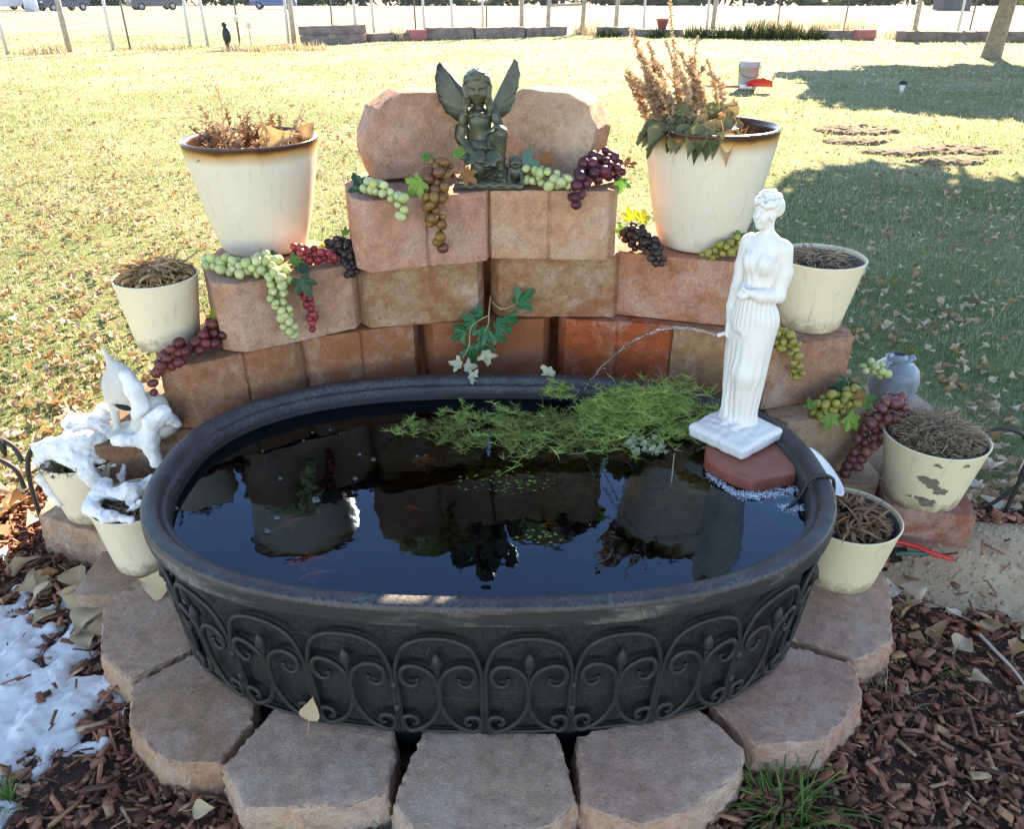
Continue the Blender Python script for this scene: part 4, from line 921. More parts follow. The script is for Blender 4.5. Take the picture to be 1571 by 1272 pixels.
# top course
bunch('small pale green bunch on the top course left of the brown grapes', 'pale', [(-.365, 2.150, T5 + .020), (-.335, 2.115, T5 + .020), (-.290, 2.095, T5 + .004), (-.278, 2.080, T5 - .030)], .026, .014, .0125, [('dark', (-.385, 2.15, T5 + .012), .075, (.1, -1, .5), (-.5, .1, .8), .25, 3)], 7, 24, lambda p: p.z > T5 + .010 or p.y < 2.09)
bunch('long bronze brown bunch hanging from the top course left of the fairy', 'bronze', [(-.190, 2.175, T5 + .060), (-.205, 2.140, T5 + .020), (-.200, 2.105, T5 - .030), (-.192, 2.108, T5 - .085), (-.182, 2.118, T5 - .135)], .036, .010, .0138, [('bright', (-.232, 2.120, T5 + .045), .072, (-.15, -1, .2), (-.35, -.1, -.3)), ('mid', (-.215, 2.18, T5 + .085), .045, (0, -.6, .8), (-.3, .2, 1)), ('brown', (-.125, 2.165, T5 + .055), .055, (0, -1, .3), (.5, 0, -.4)), ('mid', (-.140, 2.19, T5 + .09), .04, (.2, -1, .2), (.2, 0, .9))], 8, 44, lambda p: p.z > T5 + .012 or (p - Vector((-.378, 2.095, 0))).dot(Vector((.314, -.949, 0))) > .006)
bunch('pale green bunch on the top course right of the fairy', 'pale', [(.048, 2.255, T5 + .030), (.085, 2.225, T5 + .030), (.130, 2.205, T5 + .020), (.160, 2.200, T5 + .012)], .030, .020, .0132, [('teal', (.035, 2.245, T5 + .050), .072, (.1, -1, .2), (.15, 0, .6), .2, 3), ('brown', (.090, 2.27, T5 + .055), .05, (.1, -1, .3), (.3, 0, .8))], 9, 30, lambda p: p.z > T5 + .011)
bunch('dark purple grapes spilling over the right corner of the top course', 'purple', [(.270, 2.310, T5 + .045), (.225, 2.260, T5 + .045), (.190, 2.215, T5 + .025), (.172, 2.190, T5 - .004), (.178, 2.185, T5 - .040)], .046, .010, .0142, [('mid', (.300, 2.255, T5 + .020), .055, (.3, -1, .2), (-.2, -.2, -1), .5, 3), ('brown', (.31, 2.30, T5 + .05), .05, (0, -.6, 1), (1, .2, .2))], 10, 46, lambda p: p.z > T5 + .011 or p.y < 2.198)
bunch('black grapes beside the right tall pot under a yellow green leaf', 'black', [(.345, 2.330, T4 + .045), (.365, 2.285, T4 + .040), (.400, 2.255, T4 + .016), (.418, 2.240, T4 - .010)], .036, .018, .0108, [('yellow', (.345, 2.345, T4 + .078), .055, (0, -.8, .5), (-.2, .2, 1)), ('yellow', (.375, 2.35, T4 + .072), .055, (.2, -.8, .5), (.4, .2, 1)), ('mid', (.325, 2.33, T4 + .05), .04, (-.3, -.9, .4), (-1, 0, .1))], 11, 40, lambda p: p.z > T4 + .009 or p.y < 2.245)
bunch('olive grapes against the foot of the right tall pot', 'olive', [(.530, 2.215, T4 + .014), (.570, 2.210, T4 + .024), (.610, 2.215, T4 + .034), (.650, 2.225, T4 + .044)], .014, .026, .0112, [('mid', (.625, 2.235, T4 + .062), .05, UP, (.6, .2, .2))], 12, 40, lambda p: p.z > T4 + .009)
bunch('olive grapes hanging on the block edge right of the white statue', 'olive', [(.715, 2.070, T3 + .040), (.745, 2.045, T3 + .020), (.775, 2.030, T3 - .020), (.790, 2.032, T3 - .075)], .028, .013, .0122, [], 13, 38, lambda p: p.z > T3 + .010 or (p - Vector((.705, 2.04, 0))).dot(Vector((.311, -.95, 0))) > .005)
bunch('olive grapes with broad bright leaves on the lowest right block', 'olive', [(.945, 2.040, T2 + .040), (.905, 2.020, T2 + .035), (.865, 2.010, T2 + .020)], .036, .026, .0128, [('bright', (.885, 1.985, T2 + .020), .062, (-.1, -1, .5), (-.2, -.3, -.9)), ('bright', (.930, 1.985, T2 + .012), .070, (.2, -1, .5), (.6, -.2, -.6)), ('mid', (.835, 2.000, T2 + .030), .042, (-.3, -1, .3), (-.4, 0, .8), .25, 3), ('dark', (.945, 2.06, T2 + .085), .095, (0, -1, .35), (-.35, -.2, -.8)), ('mid', (.975, 2.03, T2 + .035), .075, (0, -.75, .6), (1, .1, .25), .25, 3), ('brown', (.955, 2.01, T2 + .06), .045, (0, -.8, .6), (.9, -.1, .4), .6, 3)], 14, 36, lambda p: p.z > T2 + .012)
bunch('mauve grapes hanging down the side of the lowest right block', 'mauve', [(1.065, 2.000, T2 + .030), (1.020, 1.985, T2 + .015), (.995, 1.965, T2 - .045), (.970, 1.962, T2 - .110), (.945, 1.958, T2 - .165)], .042, .014, .0152, [], 15, 52, lambda p: p.z > T2 + .012 or p.y < 2.012)
bunch('few pale green grapes above the blue grey jug', 'pale', [(1.050, 2.180, T2 + .075), (1.080, 2.170, T2 + .070), (1.095, 2.165, T2 + .055)], .020, .016, .0128, [], 16, 9)

# ------------------------------------------------------------------ ivy hanging in the gap of the wall
e = tag(empty('ivy_sprig', (-.062, 2.20, Z3 + .02)), 'dark green ivy sprig hanging out of the wall gap above the water', 'ivy'); o0 = Vector((-.062, 2.20, Z3 + .02))
for i, (x, y, z, s, n_, t_) in enumerate([(-.105, 2.185, .605, .075, (-.2, -1, .3), (-.7, -.2, -.3)), (-.075, 2.18, .585, .07, (.1, -1, .5), (-.2, -.3, -.8)), (-.135, 2.18, .575, .07, (-.3, -1, .3), (-.9, -.1, -.5)), (-.045, 2.185, .600, .075, (.3, -1, .4), (.7, -.1, -.4)), (-.090, 2.175, .555, .06, (0, -1, .2), (.5, -.2, -.8)), (-.120, 2.17, .535, .07, (.2, -1, .2), (.15, -.1, -1)), (-.05, 2.18, .57, .06, (.2, -1, .3), (.9, -.2, -.7)), (-.085, 2.20, .62, .05, (0, -1, .5), (-.8, 0, .2)), (-.015, 2.20, .612, .06, (.4, -1, .2), (1, 0, -.5)), (-.07, 2.17, .53, .05, (.5, -1, .1), (.2, 0, -1))]):
    leaf_part(e, 'ivy', Vector((x, y, z)) - o0, s, n_, t_, 60 + i, 'leaf', .35, 3)
leaf_part(e, 'ivy', Vector((.012, 2.225, .640)) - o0, .085, (.1, -1, .2), (.75, 0, .55), 75, 'leaf', .35, 3)
for pts in ([(-.062, 2.24, .66), (-.066, 2.19, .63), (-.07, 2.18, .59), (-.10, 2.17, .55)], [(-.062, 2.23, .65), (-.03, 2.20, .635), (.012, 2.222, .640)], [(-.066, 2.19, .62), (-.115, 2.18, .59), (-.125, 2.165, .53), (-.145, 2.15, .50)]):
    MB().add(*tube([q - o0 for q in smooth_path(pts, 5)], .0022, 5)).build('stem', M['vinestem'], e)
M['withered'] = leafy('withered_leaf', [(0.2, (0.32, 0.31, 0.20)), (0.8, (0.50, 0.50, 0.36))], 0.2, 0.6, 30, 0.3)
for i, (x, y, z, s, n_, t_) in enumerate([(-.145, 2.12, .495, .05, (0, -1, .6), (-.8, -.3, .4)), (-.135, 2.11, .490, .05, (.2, -1, .6), (.8, -.2, .3)), (-.075, 2.14, .53, .06, (.1, -1, .2), (.15, 0, -1)), (-.12, 2.07, .485, .05, (.2, -.7, .8), (.8, -.6, .3)), (.115, 2.09, .492, .06, (0, -.8, .7), (-.7, -.5, -.3))]):
    leaf_part(e, M['withered'], Vector((x, y, z)) - o0, s, n_, t_, 90 + i, 'withered_leaf', .6, 3)

# ------------------------------------------------------------------ ribbons, leaves, blades
def ribbon(p0, d, length, w, curl, n=5, twist=0.0, rr=random):
    """a narrow strip leaving p0 in direction d, bending down by curl"""
    d = Vector(d).normalized(); side = d.cross(Vector((0, 0, 1))); side = side.normalized() if side.length > 1e-3 else Vector((1, 0, 0))
    v = []; p = Vector(p0)
    for i in range(n + 1):
        u = i / n; ww = w * (1 - .75 * u ** 2) * .5; s = side * math.cos(twist * u) + d.cross(side) * math.sin(twist * u)
        v += [p - s * ww, p + s * ww]; p = p + d * (length / n); d = (d + Vector((0, 0, -curl / n))).normalized()
    return v, [(2 * i, 2 * i + 1, 2 * i + 3, 2 * i + 2) for i in range(n)]
def thatch(name, label, cat, loc, R, n, mat, length=(.03, .08), w=(.003, .008), lift=.6, curl=1.2, seed=0, group=None, hmound=.02, rim=.046):
    rr = random.Random(seed); mb = MB()
    for k in range(n):
        a = rr.uniform(0, 6.283); r = R * math.sqrt(rr.random()) * .92
        p = (r * math.cos(a), r * math.sin(a), hmound * (1 - (r / R) ** 2) + rr.uniform(0, .012)); b = a + rr.gauss(0, 1.1)
        v, f = ribbon(p, (math.cos(b), math.sin(b), rr.uniform(-.1, lift)), rr.uniform(*length), rr.uniform(*w), curl * rr.uniform(.2, 1.6), 5, rr.uniform(-2, 2))
        v = [(q * min(1, R * .985 / max(1e-6, math.hypot(q.x, q.y))) if q.z < rim else q) for q in v]; v = [Vector((q[0], q[1], max(v[i][2], 0.002) if math.hypot(q[0], q[1]) < R else v[i][2])) for i, q in enumerate(v)]; mb.add(v, f)
    o = mb.build(name, mat, None, loc=loc); return tag(o, label, cat, group)
M['dry1'] = leafy('dry_brown_strips', [(0.2, (0.22, 0.10, 0.04)), (0.5, (0.42, 0.25, 0.11)), (0.8, (0.60, 0.43, 0.24))], 0.25, 0.6, 30, 0.0)
M['dry2'] = leafy('dry_grey_straw', [(0.2, (0.16, 0.10, 0.06)), (0.5, (0.32, 0.22, 0.13)), (0.8, (0.50, 0.38, 0.25))], 0.2, 0.8, 30, 0.0)
M['dry3'] = leafy('dry_red_brown_leaf', [(0.2, (0.13, 0.055, 0.028)), (0.5, (0.30, 0.15, 0.075)), (0.82, (0.50, 0.30, 0.16))], 0.25, 0.6, 30, 0.0)
M['dry4'] = leafy('dark_moss_and_stems', [(0.2, (0.045, 0.03, 0.014)), (0.5, (0.085, 0.075, 0.025)), (0.8, (0.14, 0.07, 0.035))], 0.2, 0.8, 30, 0.0)
thatch('dead_plant', 'heap of curled dry brown strips filling the left small pot', 'dead plant', (-.955, 2.095, Z3 + .166), .102, 420, M['dry1'], (.03, .075), (.004, .010), .6, 1.0, 1, None, .048)
thatch('dead_plant', 'grey brown straw in the pot right of the white statue', 'dead plant', (.862, 2.225, Z3 + .160), .110, 520, M['dry2'], (.02, .055), (.002, .005), .7, .9, 2, None, .040)
o = thatch('dead_plant', 'fuzzy mound of dry stems overflowing the peeling pot', 'dead plant', (1.150, 1.915, Z1 + .165), .124, 1500, M['dry2'], (.02, .06), (.0015, .004), .8, .9, 3, None, .055)
thatch('dead_plant', 'brown strappy dead leaves in the right front pot', 'dead plant', (.852, 1.690, .10 + .138), .108, 330, M['dry3'], (.04, .10), (.004, .011), .5, 1.1, 4, None, .045)
thatch('dead_plant', 'dark moss and withered stems in the far left snowy pot', 'dead plant', (-1.17, 1.905, .15 + .165), .118, 700, M['dry4'], (.02, .06), (.002, .007), .8, 1.4, 5, None, .035)
thatch('dead_plant', 'pale dead stems poking through snow beside the tub', 'dead plant', (-.978, 1.745, .10 + .160), .098, 520, M['dry2'], (.02, .05), (.002, .006), .6, 1.0, 6, None, .022)

def leaf_cup(w, l, cup, seed, wavy=.1, n=6, m=9, tip=1.0):
    """simple oval leaf with a point, cupped along the midrib; base at origin, tip +y"""
    rr = random.Random(seed); v = []; f = []
    for j in range(m + 1):
        t = j / m; hw = w * .5 * (math.sqrt(max(0.0, 1 - ((t - .3) / .3) ** 2)) * .97 + .03 if t < .3 else max(.004, (1 - t) / .7) ** (1.05 if tip > .5 else .45)) * (1 + rr.uniform(-.07, .07))
        for i in range(n + 1):
            s = 2 * i / n - 1; x = s * hw; z = cup * abs(s) ** 1.5 * hw * 2 + wavy * w * math.sin(t * 7 + s * 2 + seed) * .5 - cup * .35 * l * (t - .5) ** 2
            v.append((x, t * l, z))
    for j in range(m):
        for i in range(n): a = j * (n + 1) + i; f.append((a, a + 1, a + n + 2, a + n + 1))
    if tip > .5:          # the stalk
        b = len(v); z0 = v[n // 2][2]; v += [(-.012 * l, 0.02 * l, z0), (.012 * l, .02 * l, z0), (.05 * l, -.40 * l, z0 + .04 * l), (.07 * l, -.39 * l, z0 + .04 * l)]; f.append((b, b + 1, b + 3, b + 2))
    return v, f
M['dryspike'] = leafy('dried_flower_bracts', [(0.12, (0.26, 0.10, 0.09)), (0.35, (0.44, 0.27, 0.17)), (0.6, (0.60, 0.46, 0.30)), (0.9, (0.68, 0.58, 0.42))], 0.45, 0.7, 60, 0.1)
M['drygreen'] = leafy('withered_green_leaf', [(0.2, (0.055, 0.070, 0.030)), (0.5, (0.12, 0.13, 0.055)), (0.8, (0.24, 0.19, 0.085))], 0.25, 0.55, 25, 0.45)
def spike(parent, pts, r, mat, nb, seed, name='flower_spike', start=.35):
    rr = random.Random(seed); P = smooth_path(pts, 8); mb = MB(); mb.add(*tube(P, [.0026 * (1 - .6 * i / len(P)) for i in range(len(P))], 5))
    for k in range(nb):
        u = start + (1 - start) * (k + rr.random()) / nb; q = u * (len(P) - 1); i = min(int(q), len(P) - 2); c = P[i].lerp(P[i + 1], q - i)
        a = rr.uniform(0, 6.28); d = Vector((math.cos(a), math.sin(a), rr.uniform(-.1, .8))).normalized(); rad = 1.75 * r * (1 - .55 * (u - start) / (1 - start)) * rr.uniform(.6, 1.25)
        s = d.orthogonal().normalized() * rad * .32; t = d.cross(s).normalized() * rad * .30; p1 = c + d * rad
        mb.add([c + s * .4, p1 * .5 + c * .5 + s + t, p1, p1 * .5 + c * .5 - s + t, c - s * .4], [(0, 1, 2, 3, 4)])
    return mb.build(name, mat, parent)
# dried stems and spikes in the right tall pot
e = tag(empty('dried_flower_plant', (.556, 2.375, Z4 + .272)), 'dried flower spikes and drooping withered leaves in the right tall pot', 'dead plant')
SP = [((-.10, .02), (-.235, .05, .30), .013, 60), ((-.12, .0), (-.215, .02, .245), .016, 70), ((-.09, .03), (-.190, .04, .27), .012, 60), ((-.06, .03), (-.137, .06, .375), .009, 60), ((-.05, -.02), (-.150, .0, .275), .011, 50), ((-.08, -.03), (-.205, -.02, .215), .016, 80), ((-.02, .02), (-.060, .03, .285), .009, 36), ((0, 0), (-.105, .02, .25), .013, 60), ((.02, .02), (-.028, .03, .23), .011, 44), ((-.10, -.02), (-.245, .0, .20), .014, 70), ((-.11, .05), (-.165, .07, .22), .015, 70), ((-.07, .06), (-.18, .08, .20), .014, 60)]
rq = random.Random(77)
SP += [((rq.uniform(-.12, .05), rq.uniform(-.05, .08)), (rq.uniform(-.26, -.02), rq.uniform(-.04, .10), rq.uniform(.12, .24)), rq.uniform(.010, .016), 40) for _ in range(14)]
for i, (b, tp, r, nb) in enumerate(SP):
    mid = ((b[0] + tp[0]) / 2 + random.uniform(-.02, .02), (b[1] + tp[1]) / 2, tp[2] * .5 + .01); spike(e, [(b[0], b[1], -.01), mid, tp], r, M['dryspike'], nb * 3, 300 + i, start=.28)
spike(e, [(.03, .0, 0), (-.005, .01, .09), (-.045, .01, .165), (-.085, .012, .205)], .013, M['dryspike'], 70, 340, start=.3); spike(e, [(.035, .0, 0), (.03, .01, .10), (.005, .01, .175), (-.03, .01, .195)], .012, M['dryspike'], 50, 341, start=.4)
rr = random.Random(11)
for k in range(44):
    a = -2.9 + k * .085 + rr.uniform(-.08, .08) if k < 16 else rr.uniform(0, 6.28); r = rr.uniform(.135, .178) if k < 16 else rr.uniform(0, .10)
    v, f = leaf_cup(rr.uniform(.045, .065), rr.uniform(.065, .10), rr.uniform(.15, .5), k, .15)
    o = MB().add(v, f).build('leaf', M['drygreen'] if k < 14 or k % 3 else M['dry1'], e)
    if k < 16: o.location = (r * math.cos(a), r * math.sin(a), .064 + rr.uniform(-.004, .02)); o.rotation_euler = facing((math.cos(a) * .6, math.sin(a) * .8, .7), (math.cos(a), math.sin(a), -.5 - rr.random() * 1.1))
    else: o.location = (r * math.cos(a) - .03, r * math.sin(a), rr.uniform(.03, .085)); o.rotation_euler = facing((rr.uniform(-.5, .5), -.6, .7), (rr.uniform(-1, 1), rr.uniform(-1, .4), rr.uniform(0, .6)))
mb = MB(); 
for k in range(420):
    a = rr.uniform(0, 6.28); r = .13 * math.sqrt(rr.random()); mb.add(*ribbon((r * math.cos(a) - .03, r * math.sin(a), .0), (rr.gauss(0, .6), rr.gauss(0, .6), 1), rr.uniform(.03, .09), rr.uniform(.002, .008), rr.uniform(.2, 2.0), 5, rr.uniform(-2, 2)))
mb.build('dead_foliage', M['dry1'], e)
# left tall pot
e = tag(empty('dried_bedding_plant', (-.722, 2.335, Z4 + .262)), 'brittle brown bedding plant with one broad tan leaf in the left tall pot', 'dead plant')
rr = random.Random(21)
for i, (b, tp, r, nb) in enumerate([((-.08, 0), (-.065, .0, .185), .007, 26), ((-.10, 0), (-.165, .01, .075), .010, 30), ((.04, 0), (.03, .01, .12), .010, 30), ((-.02, 0), (.0, .0, .105), .012, 40), ((.09, 0), (.16, .01, .12), .009, 24), ((.10, .02), (.15, .03, .075), .012, 34), ((-.06, .02), (-.09, .02, .085), .012, 30), ((.06, .02), (.085, .02, .10), .010, 30), ((-.03, -.03), (-.04, -.03, .08), .013, 36), ((-.10, .03), (-.125, .03, .06), .012, 30)] + [((rr.uniform(-.11, .11), rr.uniform(-.06, .06)), (rr.uniform(-.16, .16), rr.uniform(-.05, .06), rr.uniform(.07, .14)), .010, 34) for _ in range(16)]):
    spike(e, [(b[0], b[1], -.01), ((b[0] + tp[0]) / 2 + .008, (b[1] + tp[1]) / 2, tp[2] * .5), tp], r, M['dry3'] if i % 2 else M['dryspike'], nb, 400 + i, 'dry_stem', .25)
mb = MB()
for k in range(520):
    a = rr.uniform(0, 6.28); r = .145 * math.sqrt(rr.random()); mb.add(*ribbon((r * math.cos(a), r * math.sin(a), .0), (rr.gauss(0, .7), rr.gauss(0, .7), 1), rr.uniform(.02, .06), rr.uniform(.002, .008), rr.uniform(.2, 2.4), 4, rr.uniform(-2, 2)))
mb.build('dead_foliage', M['dry3'], e)
v, f = leaf_cup(.075, .115, .5, 3, .1); MB().add(v, f).build('broad_leaf', M['dry1'], e, loc=(.045, -.06, .03), rot=facing((-.1, -.8, .6), (.95, .05, .35)))
v, f = leaf_cup(.05, .06, .5, 4, .1); MB().add(v, f).build('broad_leaf', M['dry1'], e, loc=(.15, -.02, .045), rot=facing((.2, -.8, .5), (.5, .0, .8)))

# ------------------------------------------------------------------ pond plants
M['weed'] = leafy('pond_weed', [(0.2, (0.15, 0.23, 0.045)), (0.5, (0.32, 0.41, 0.09)), (0.85, (0.50, 0.56, 0.19))], 0.3, 0.5, 20, 0.0)
M['weedlow'] = leafy('sunken_pond_weed', [(0.2, (0.09, 0.13, 0.025)), (0.5, (0.20, 0.25, 0.06)), (0.85, (0.34, 0.36, 0.12))], 0.2, 0.6, 20, 0.0)
M['weedmid'] = leafy('half_sunken_weed', [(0.2, (0.08, 0.11, 0.02)), (0.5, (0.17, 0.20, 0.04)), (0.85, (0.32, 0.36, 0.10))], 0.2, 0.6, 20, 0.0)
def weed(name, label, c, rx, ry, z0, hz, n, mat, seed, nl=(.018, .035), dome=1.0, stem=.09, lie=.5):
    rr = random.Random(seed); mb = MB(); c = Vector(c)
    for k in range(n):
        a = rr.uniform(0, 6.28); q = math.sqrt(rr.random()); p = Vector((rx * q * math.cos(a), ry * q * math.sin(a), z0 + hz * (1 - q * q) * dome * rr.random()))
        b = rr.uniform(0, 6.28); d = Vector((math.cos(b), math.sin(b), rr.uniform(-.1, lie))).normalized(); L = stem * rr.uniform(.5, 1.3); m = 7; path = []
        for i in range(m): path.append(p.copy()); p = p + d * (L / m); d = (d + Vector((rr.gauss(0, .18), rr.gauss(0, .18), rr.gauss(0, .10) - .06))).normalized(); p.z = max(p.z, z0 - .004) if hz > 0 else min(p.z, z0 + .002)
        v, f = tube(path, .0011, 3, False); mb.add(v, f)
        for i in range(1, m):
            for w in range(4):
                t = rr.uniform(0, 6.28); o = Vector((math.cos(t), math.sin(t), rr.uniform(-.2, .9))).normalized(); l = rr.uniform(*nl); s = o.orthogonal().normalized() * .0013; e1 = path[i] + o * l
                if hz <= 0: e1.z = min(e1.z, z0 + .003)
                mb.add([path[i] - s, path[i] + s, e1], [(0, 1, 2)])
    return tag(mb.build(name, mat, None, loc=c), label, 'pond plant', None)
weed('pond_weed', 'bright green mat of fine leaved pond weed behind the statue', (.385, 1.945, WAT), .18, .11, .004, .070, 380, M['weed'], 1)
weed('pond_weed', 'feathery weed mat drifting across the middle of the water', (.06, 1.85, WAT), .28, .10, .002, .012, 150, M['weedmid'], 12, (.014, .028), 1, .08, .15)
weed('pond_weed', 'long pale weed stems straying out over the open water', (.20, 1.83, WAT), .26, .10, .002, .020, 46, M['weed'], 13, (.016, .034), 1, .17, .25)
weed('pond_weed', 'loose green weed tufts along the back middle of the water', (-.07, 1.93, WAT), .13, .035, .003, .018, 30, M['weed'], 2, (.012, .026), 1, .06, .3)
weed('pond_weed', 'single pale weed sprig drifting at the back left of the water', (-.27, 1.875, WAT), .05, .03, .003, .012, 9, M['weed'], 3, (.012, .024), 1, .06, .3)
weed('pond_weed', 'small upright weed sprig at the back rim left of the water jet', (.125, 2.03, WAT + .012), .03, .02, .002, .045, 18, M['weed'], 4, (.012, .024), 1, .05, .9)
weed('sunken_weed', 'brown green weed hanging just below the surface in mid pond', (.15, 1.78, WAT), .30, .17, -.006, -.04, 330, M['weedlow'], 5, (.014, .03), .5, .09, .1)
weed('sunken_weed', 'dark feathery sprig sinking below the surface left of the brick', (.355, 1.545, WAT), .016, .055, -.006, -.03, 26, M['weedlow'], 6, (.010, .022), .5, .05, .0)
o = MB().add(*tube(smooth_path([(.372, 1.60, WAT - .01), (.382, 1.64, WAT + .012), (.395, 1.70, WAT + .028)], 5), .0016, 5)).build('plant_stalk', M['straw']); tag(o, 'single straw coloured stalk standing out of the water left of the brick', 'stalk')
e = tag(empty('water_lettuce', (.345, 1.775, WAT + .004)), 'little rosette of round floating leaves left of the statue plinth', 'pond plant'); rr = random.Random(9)
M['lettuce'] = leafy('floating_leaf', [(0.2, (0.22, 0.25, 0.12)), (0.8, (0.42, 0.42, 0.26))], 0.2, 0.5, 20, 0.5)
v, f = leaf_cup(1, .95, .35, 2, .05); lm = mesh_from('leaf', v, f, [M['lettuce']])
for k in range(26): link('leaf', lm, e, (rr.uniform(-.045, .05), rr.uniform(-.035, .03), rr.uniform(.0, .012)), facing((rr.uniform(-.4, .4), rr.uniform(-.8, .1), 1), (rr.uniform(-1, 1), rr.uniform(-1, 1), .3)), rr.uniform(.014, .026))
M['duck'] = leafy('duckweed', [(0.2, (0.08, 0.16, 0.03)), (0.8, (0.18, 0.30, 0.06))], 0.2, 0.5, 20, 0.0)
def duckweed(c, rx, ry, n, seed, label):
    rr = random.Random(seed); mb = MB()
    for k in range(n):
        a = rr.uniform(0, 6.28); q = rr.random() ** .7; x, y = rx * q * math.cos(a), ry * q * math.sin(a); r = rr.uniform(.0022, .0045); z = rr.choice([.0012, .0016, -.006, -.012]) + rr.random() * .0003
        mb.add([(x + r * math.cos(t * .785), y + r * math.sin(t * .785) * .8, z) for t in range(8)], [tuple(range(8))])
    tag(mb.build('duckweed', M['duck'], None, loc=(*c, WAT)), label, kind='stuff')
duckweed((-.02, 1.615), .12, .05, 130, 1, 'scatter of tiny green floating leaves in mid pond'); duckweed((.06, 1.40), .05, .03, 50, 2, 'tiny pale floating leaves near the front of the pond')

# goldfish
M['fish'] = simple('goldfish_orange', (0.85, 0.10, 0.015), (0.95, 0.22, 0.03), 40, 0.4)
def fish(loc, yaw, L, label):
    e = tag(empty('goldfish', loc, (0, 0, yaw)), label, 'goldfish', 'goldfish under the water')
    pr = [(.001, -.5), (.05, -.46), (.11, -.36), (.15, -.18), (.15, 0), (.11, .2), (.05, .36), (.025, .42)]
    v, f = lathe([(r * L, z * L) for r, z in pr], 14, True); v = [(p[2], p[0] * .55, p[1]) for p in v]; MB().add(v, f).build('body', M['fish'], e)
    MB().add([(L * .40, 0, .01 * L), (L * .62, .02 * L, .15 * L), (L * .54, .0, 0), (L * .62, -.02 * L, -.15 * L), (L * .40, 0, -.01 * L), (L * .42, .012 * L, 0)], [(0, 1, 2, 5), (5, 2, 3, 4)]).build('tail', M['fish'], e)
    MB().add([(-L * .15, 0, .14 * L), (0, .006 * L, .24 * L), (L * .2, 0, .10 * L)], [(0, 1, 2)]).build('dorsal_fin', M['fish'], e)
    for s in (-1, 1): MB().add([(-L * .2, s * .07 * L, -.05 * L), (-L * .08, s * .19 * L, -.08 * L), (-L * .06, s * .07 * L, -.06 * L)], [(0, 1, 2)]).build('fin', M['fish'], e)
for i, (x, y, z, a, L, lab) in enumerate([(-.215, 1.735, .410, .05, .075, 'goldfish by the dark middle of the pond, left of the weed'), (-.50, 1.47, .405, -2.5, .075, 'goldfish near the left edge of the pond'), (-.425, 1.345, .405, .25, .095, 'goldfish near the front left, longest of the pair'), (-.40, 1.305, .400, .45, .08, 'goldfish near the front left, closest to the front rim'), (-.225, 1.535, .405, -.4, .05, 'small goldfish left of the bright reflection'), (-.56, 1.27, .40, .8, .05, 'goldfish hugging the left front wall of the tub'), (.08, 1.47, .408, .2, .035, 'tiny goldfish near the front middle')]):
    fish((x, y, z), a, L, lab)
# bubbles on the surface
def m_clear(name, tint=(0.97, 0.98, 1.0), rough=0.0):
    t = NT(name); fr = t.node('ShaderNodeFresnel', {'IOR': 1.33}); gl = t.node('ShaderNodeBsdfGlossy', {'Color': (1, 1, 1), 'Roughness': rough}); tr = t.node('ShaderNodeBsdfTransparent', {'Color': tint})
    mx = t.node('ShaderNodeMixShader', {0: t.math('ADD', fr.outputs[0], .06)}); t.l.new(tr.outputs[0], mx.inputs[1]); t.l.new(gl.outputs[0], mx.inputs[2]); return t.done(mx)
M['bubble'] = m_clear('bubble_film')
bv, bf = lathe([(1.15, 0.0), (1.02, .12), (.93, .36), (.70, .71), (.40, .92), (.001, 1.0)], 14); bme = mesh_from('bubble', bv, bf, [M['bubble']]); rr = random.Random(4)
for k, (x, y) in enumerate([(-0.446, 1.539), (-0.518, 1.471), (-0.527, 1.423), (-0.550, 1.629), (-0.754, 1.508), (-0.342, 1.715), (-0.380, 1.739), (-0.536, 1.807), (-0.477, 1.865), (-0.521, 1.851), (-0.626, 1.755), (-0.448, 1.844), (-0.372, 1.629), (-0.236, 1.733)]):
    o = link('bubble', bme, None, (x, y, WAT + .0006), None, [.010, .0065, .007, .005, .006, .006, .005, .004, .004, .004, .004, .003, .006, .004][k]); tag(o, 'clear bubble floating on the left half of the dark water', 'bubble', 'bubbles floating on the pond')
# foam round the brick
M['foam'] = simple('white_foam', (0.40, 0.45, 0.52), (0.58, 0.62, 0.68), 60, 0.35); rr = random.Random(6); mb = MB(); sv, sf = uvs(1, 7, 5)
for k in range(1500):
    t = rr.random(); px, py = [( .470 + .045 * t, 1.655 - .085 * t), (.515 + .05 * t, 1.57 - .005 * t), (.56 + .105 * t, 1.562 + .03 * t), (.60 + .05 * t, 1.515 - .0 * t)][rr.choice([0, 1, 2, 2, 3])]
    px += rr.gauss(0, .006); py += rr.gauss(-.006, .009); r = rr.uniform(.0007, .0019); mb.add([(px + a * r, py + b * r, WAT + .0006 + max(0, c_ * r * .6)) for a, b, c_ in sv], sf)
tag(mb.build('foam', M['foam']), 'white foam on the water in front of the red brick', kind='stuff')
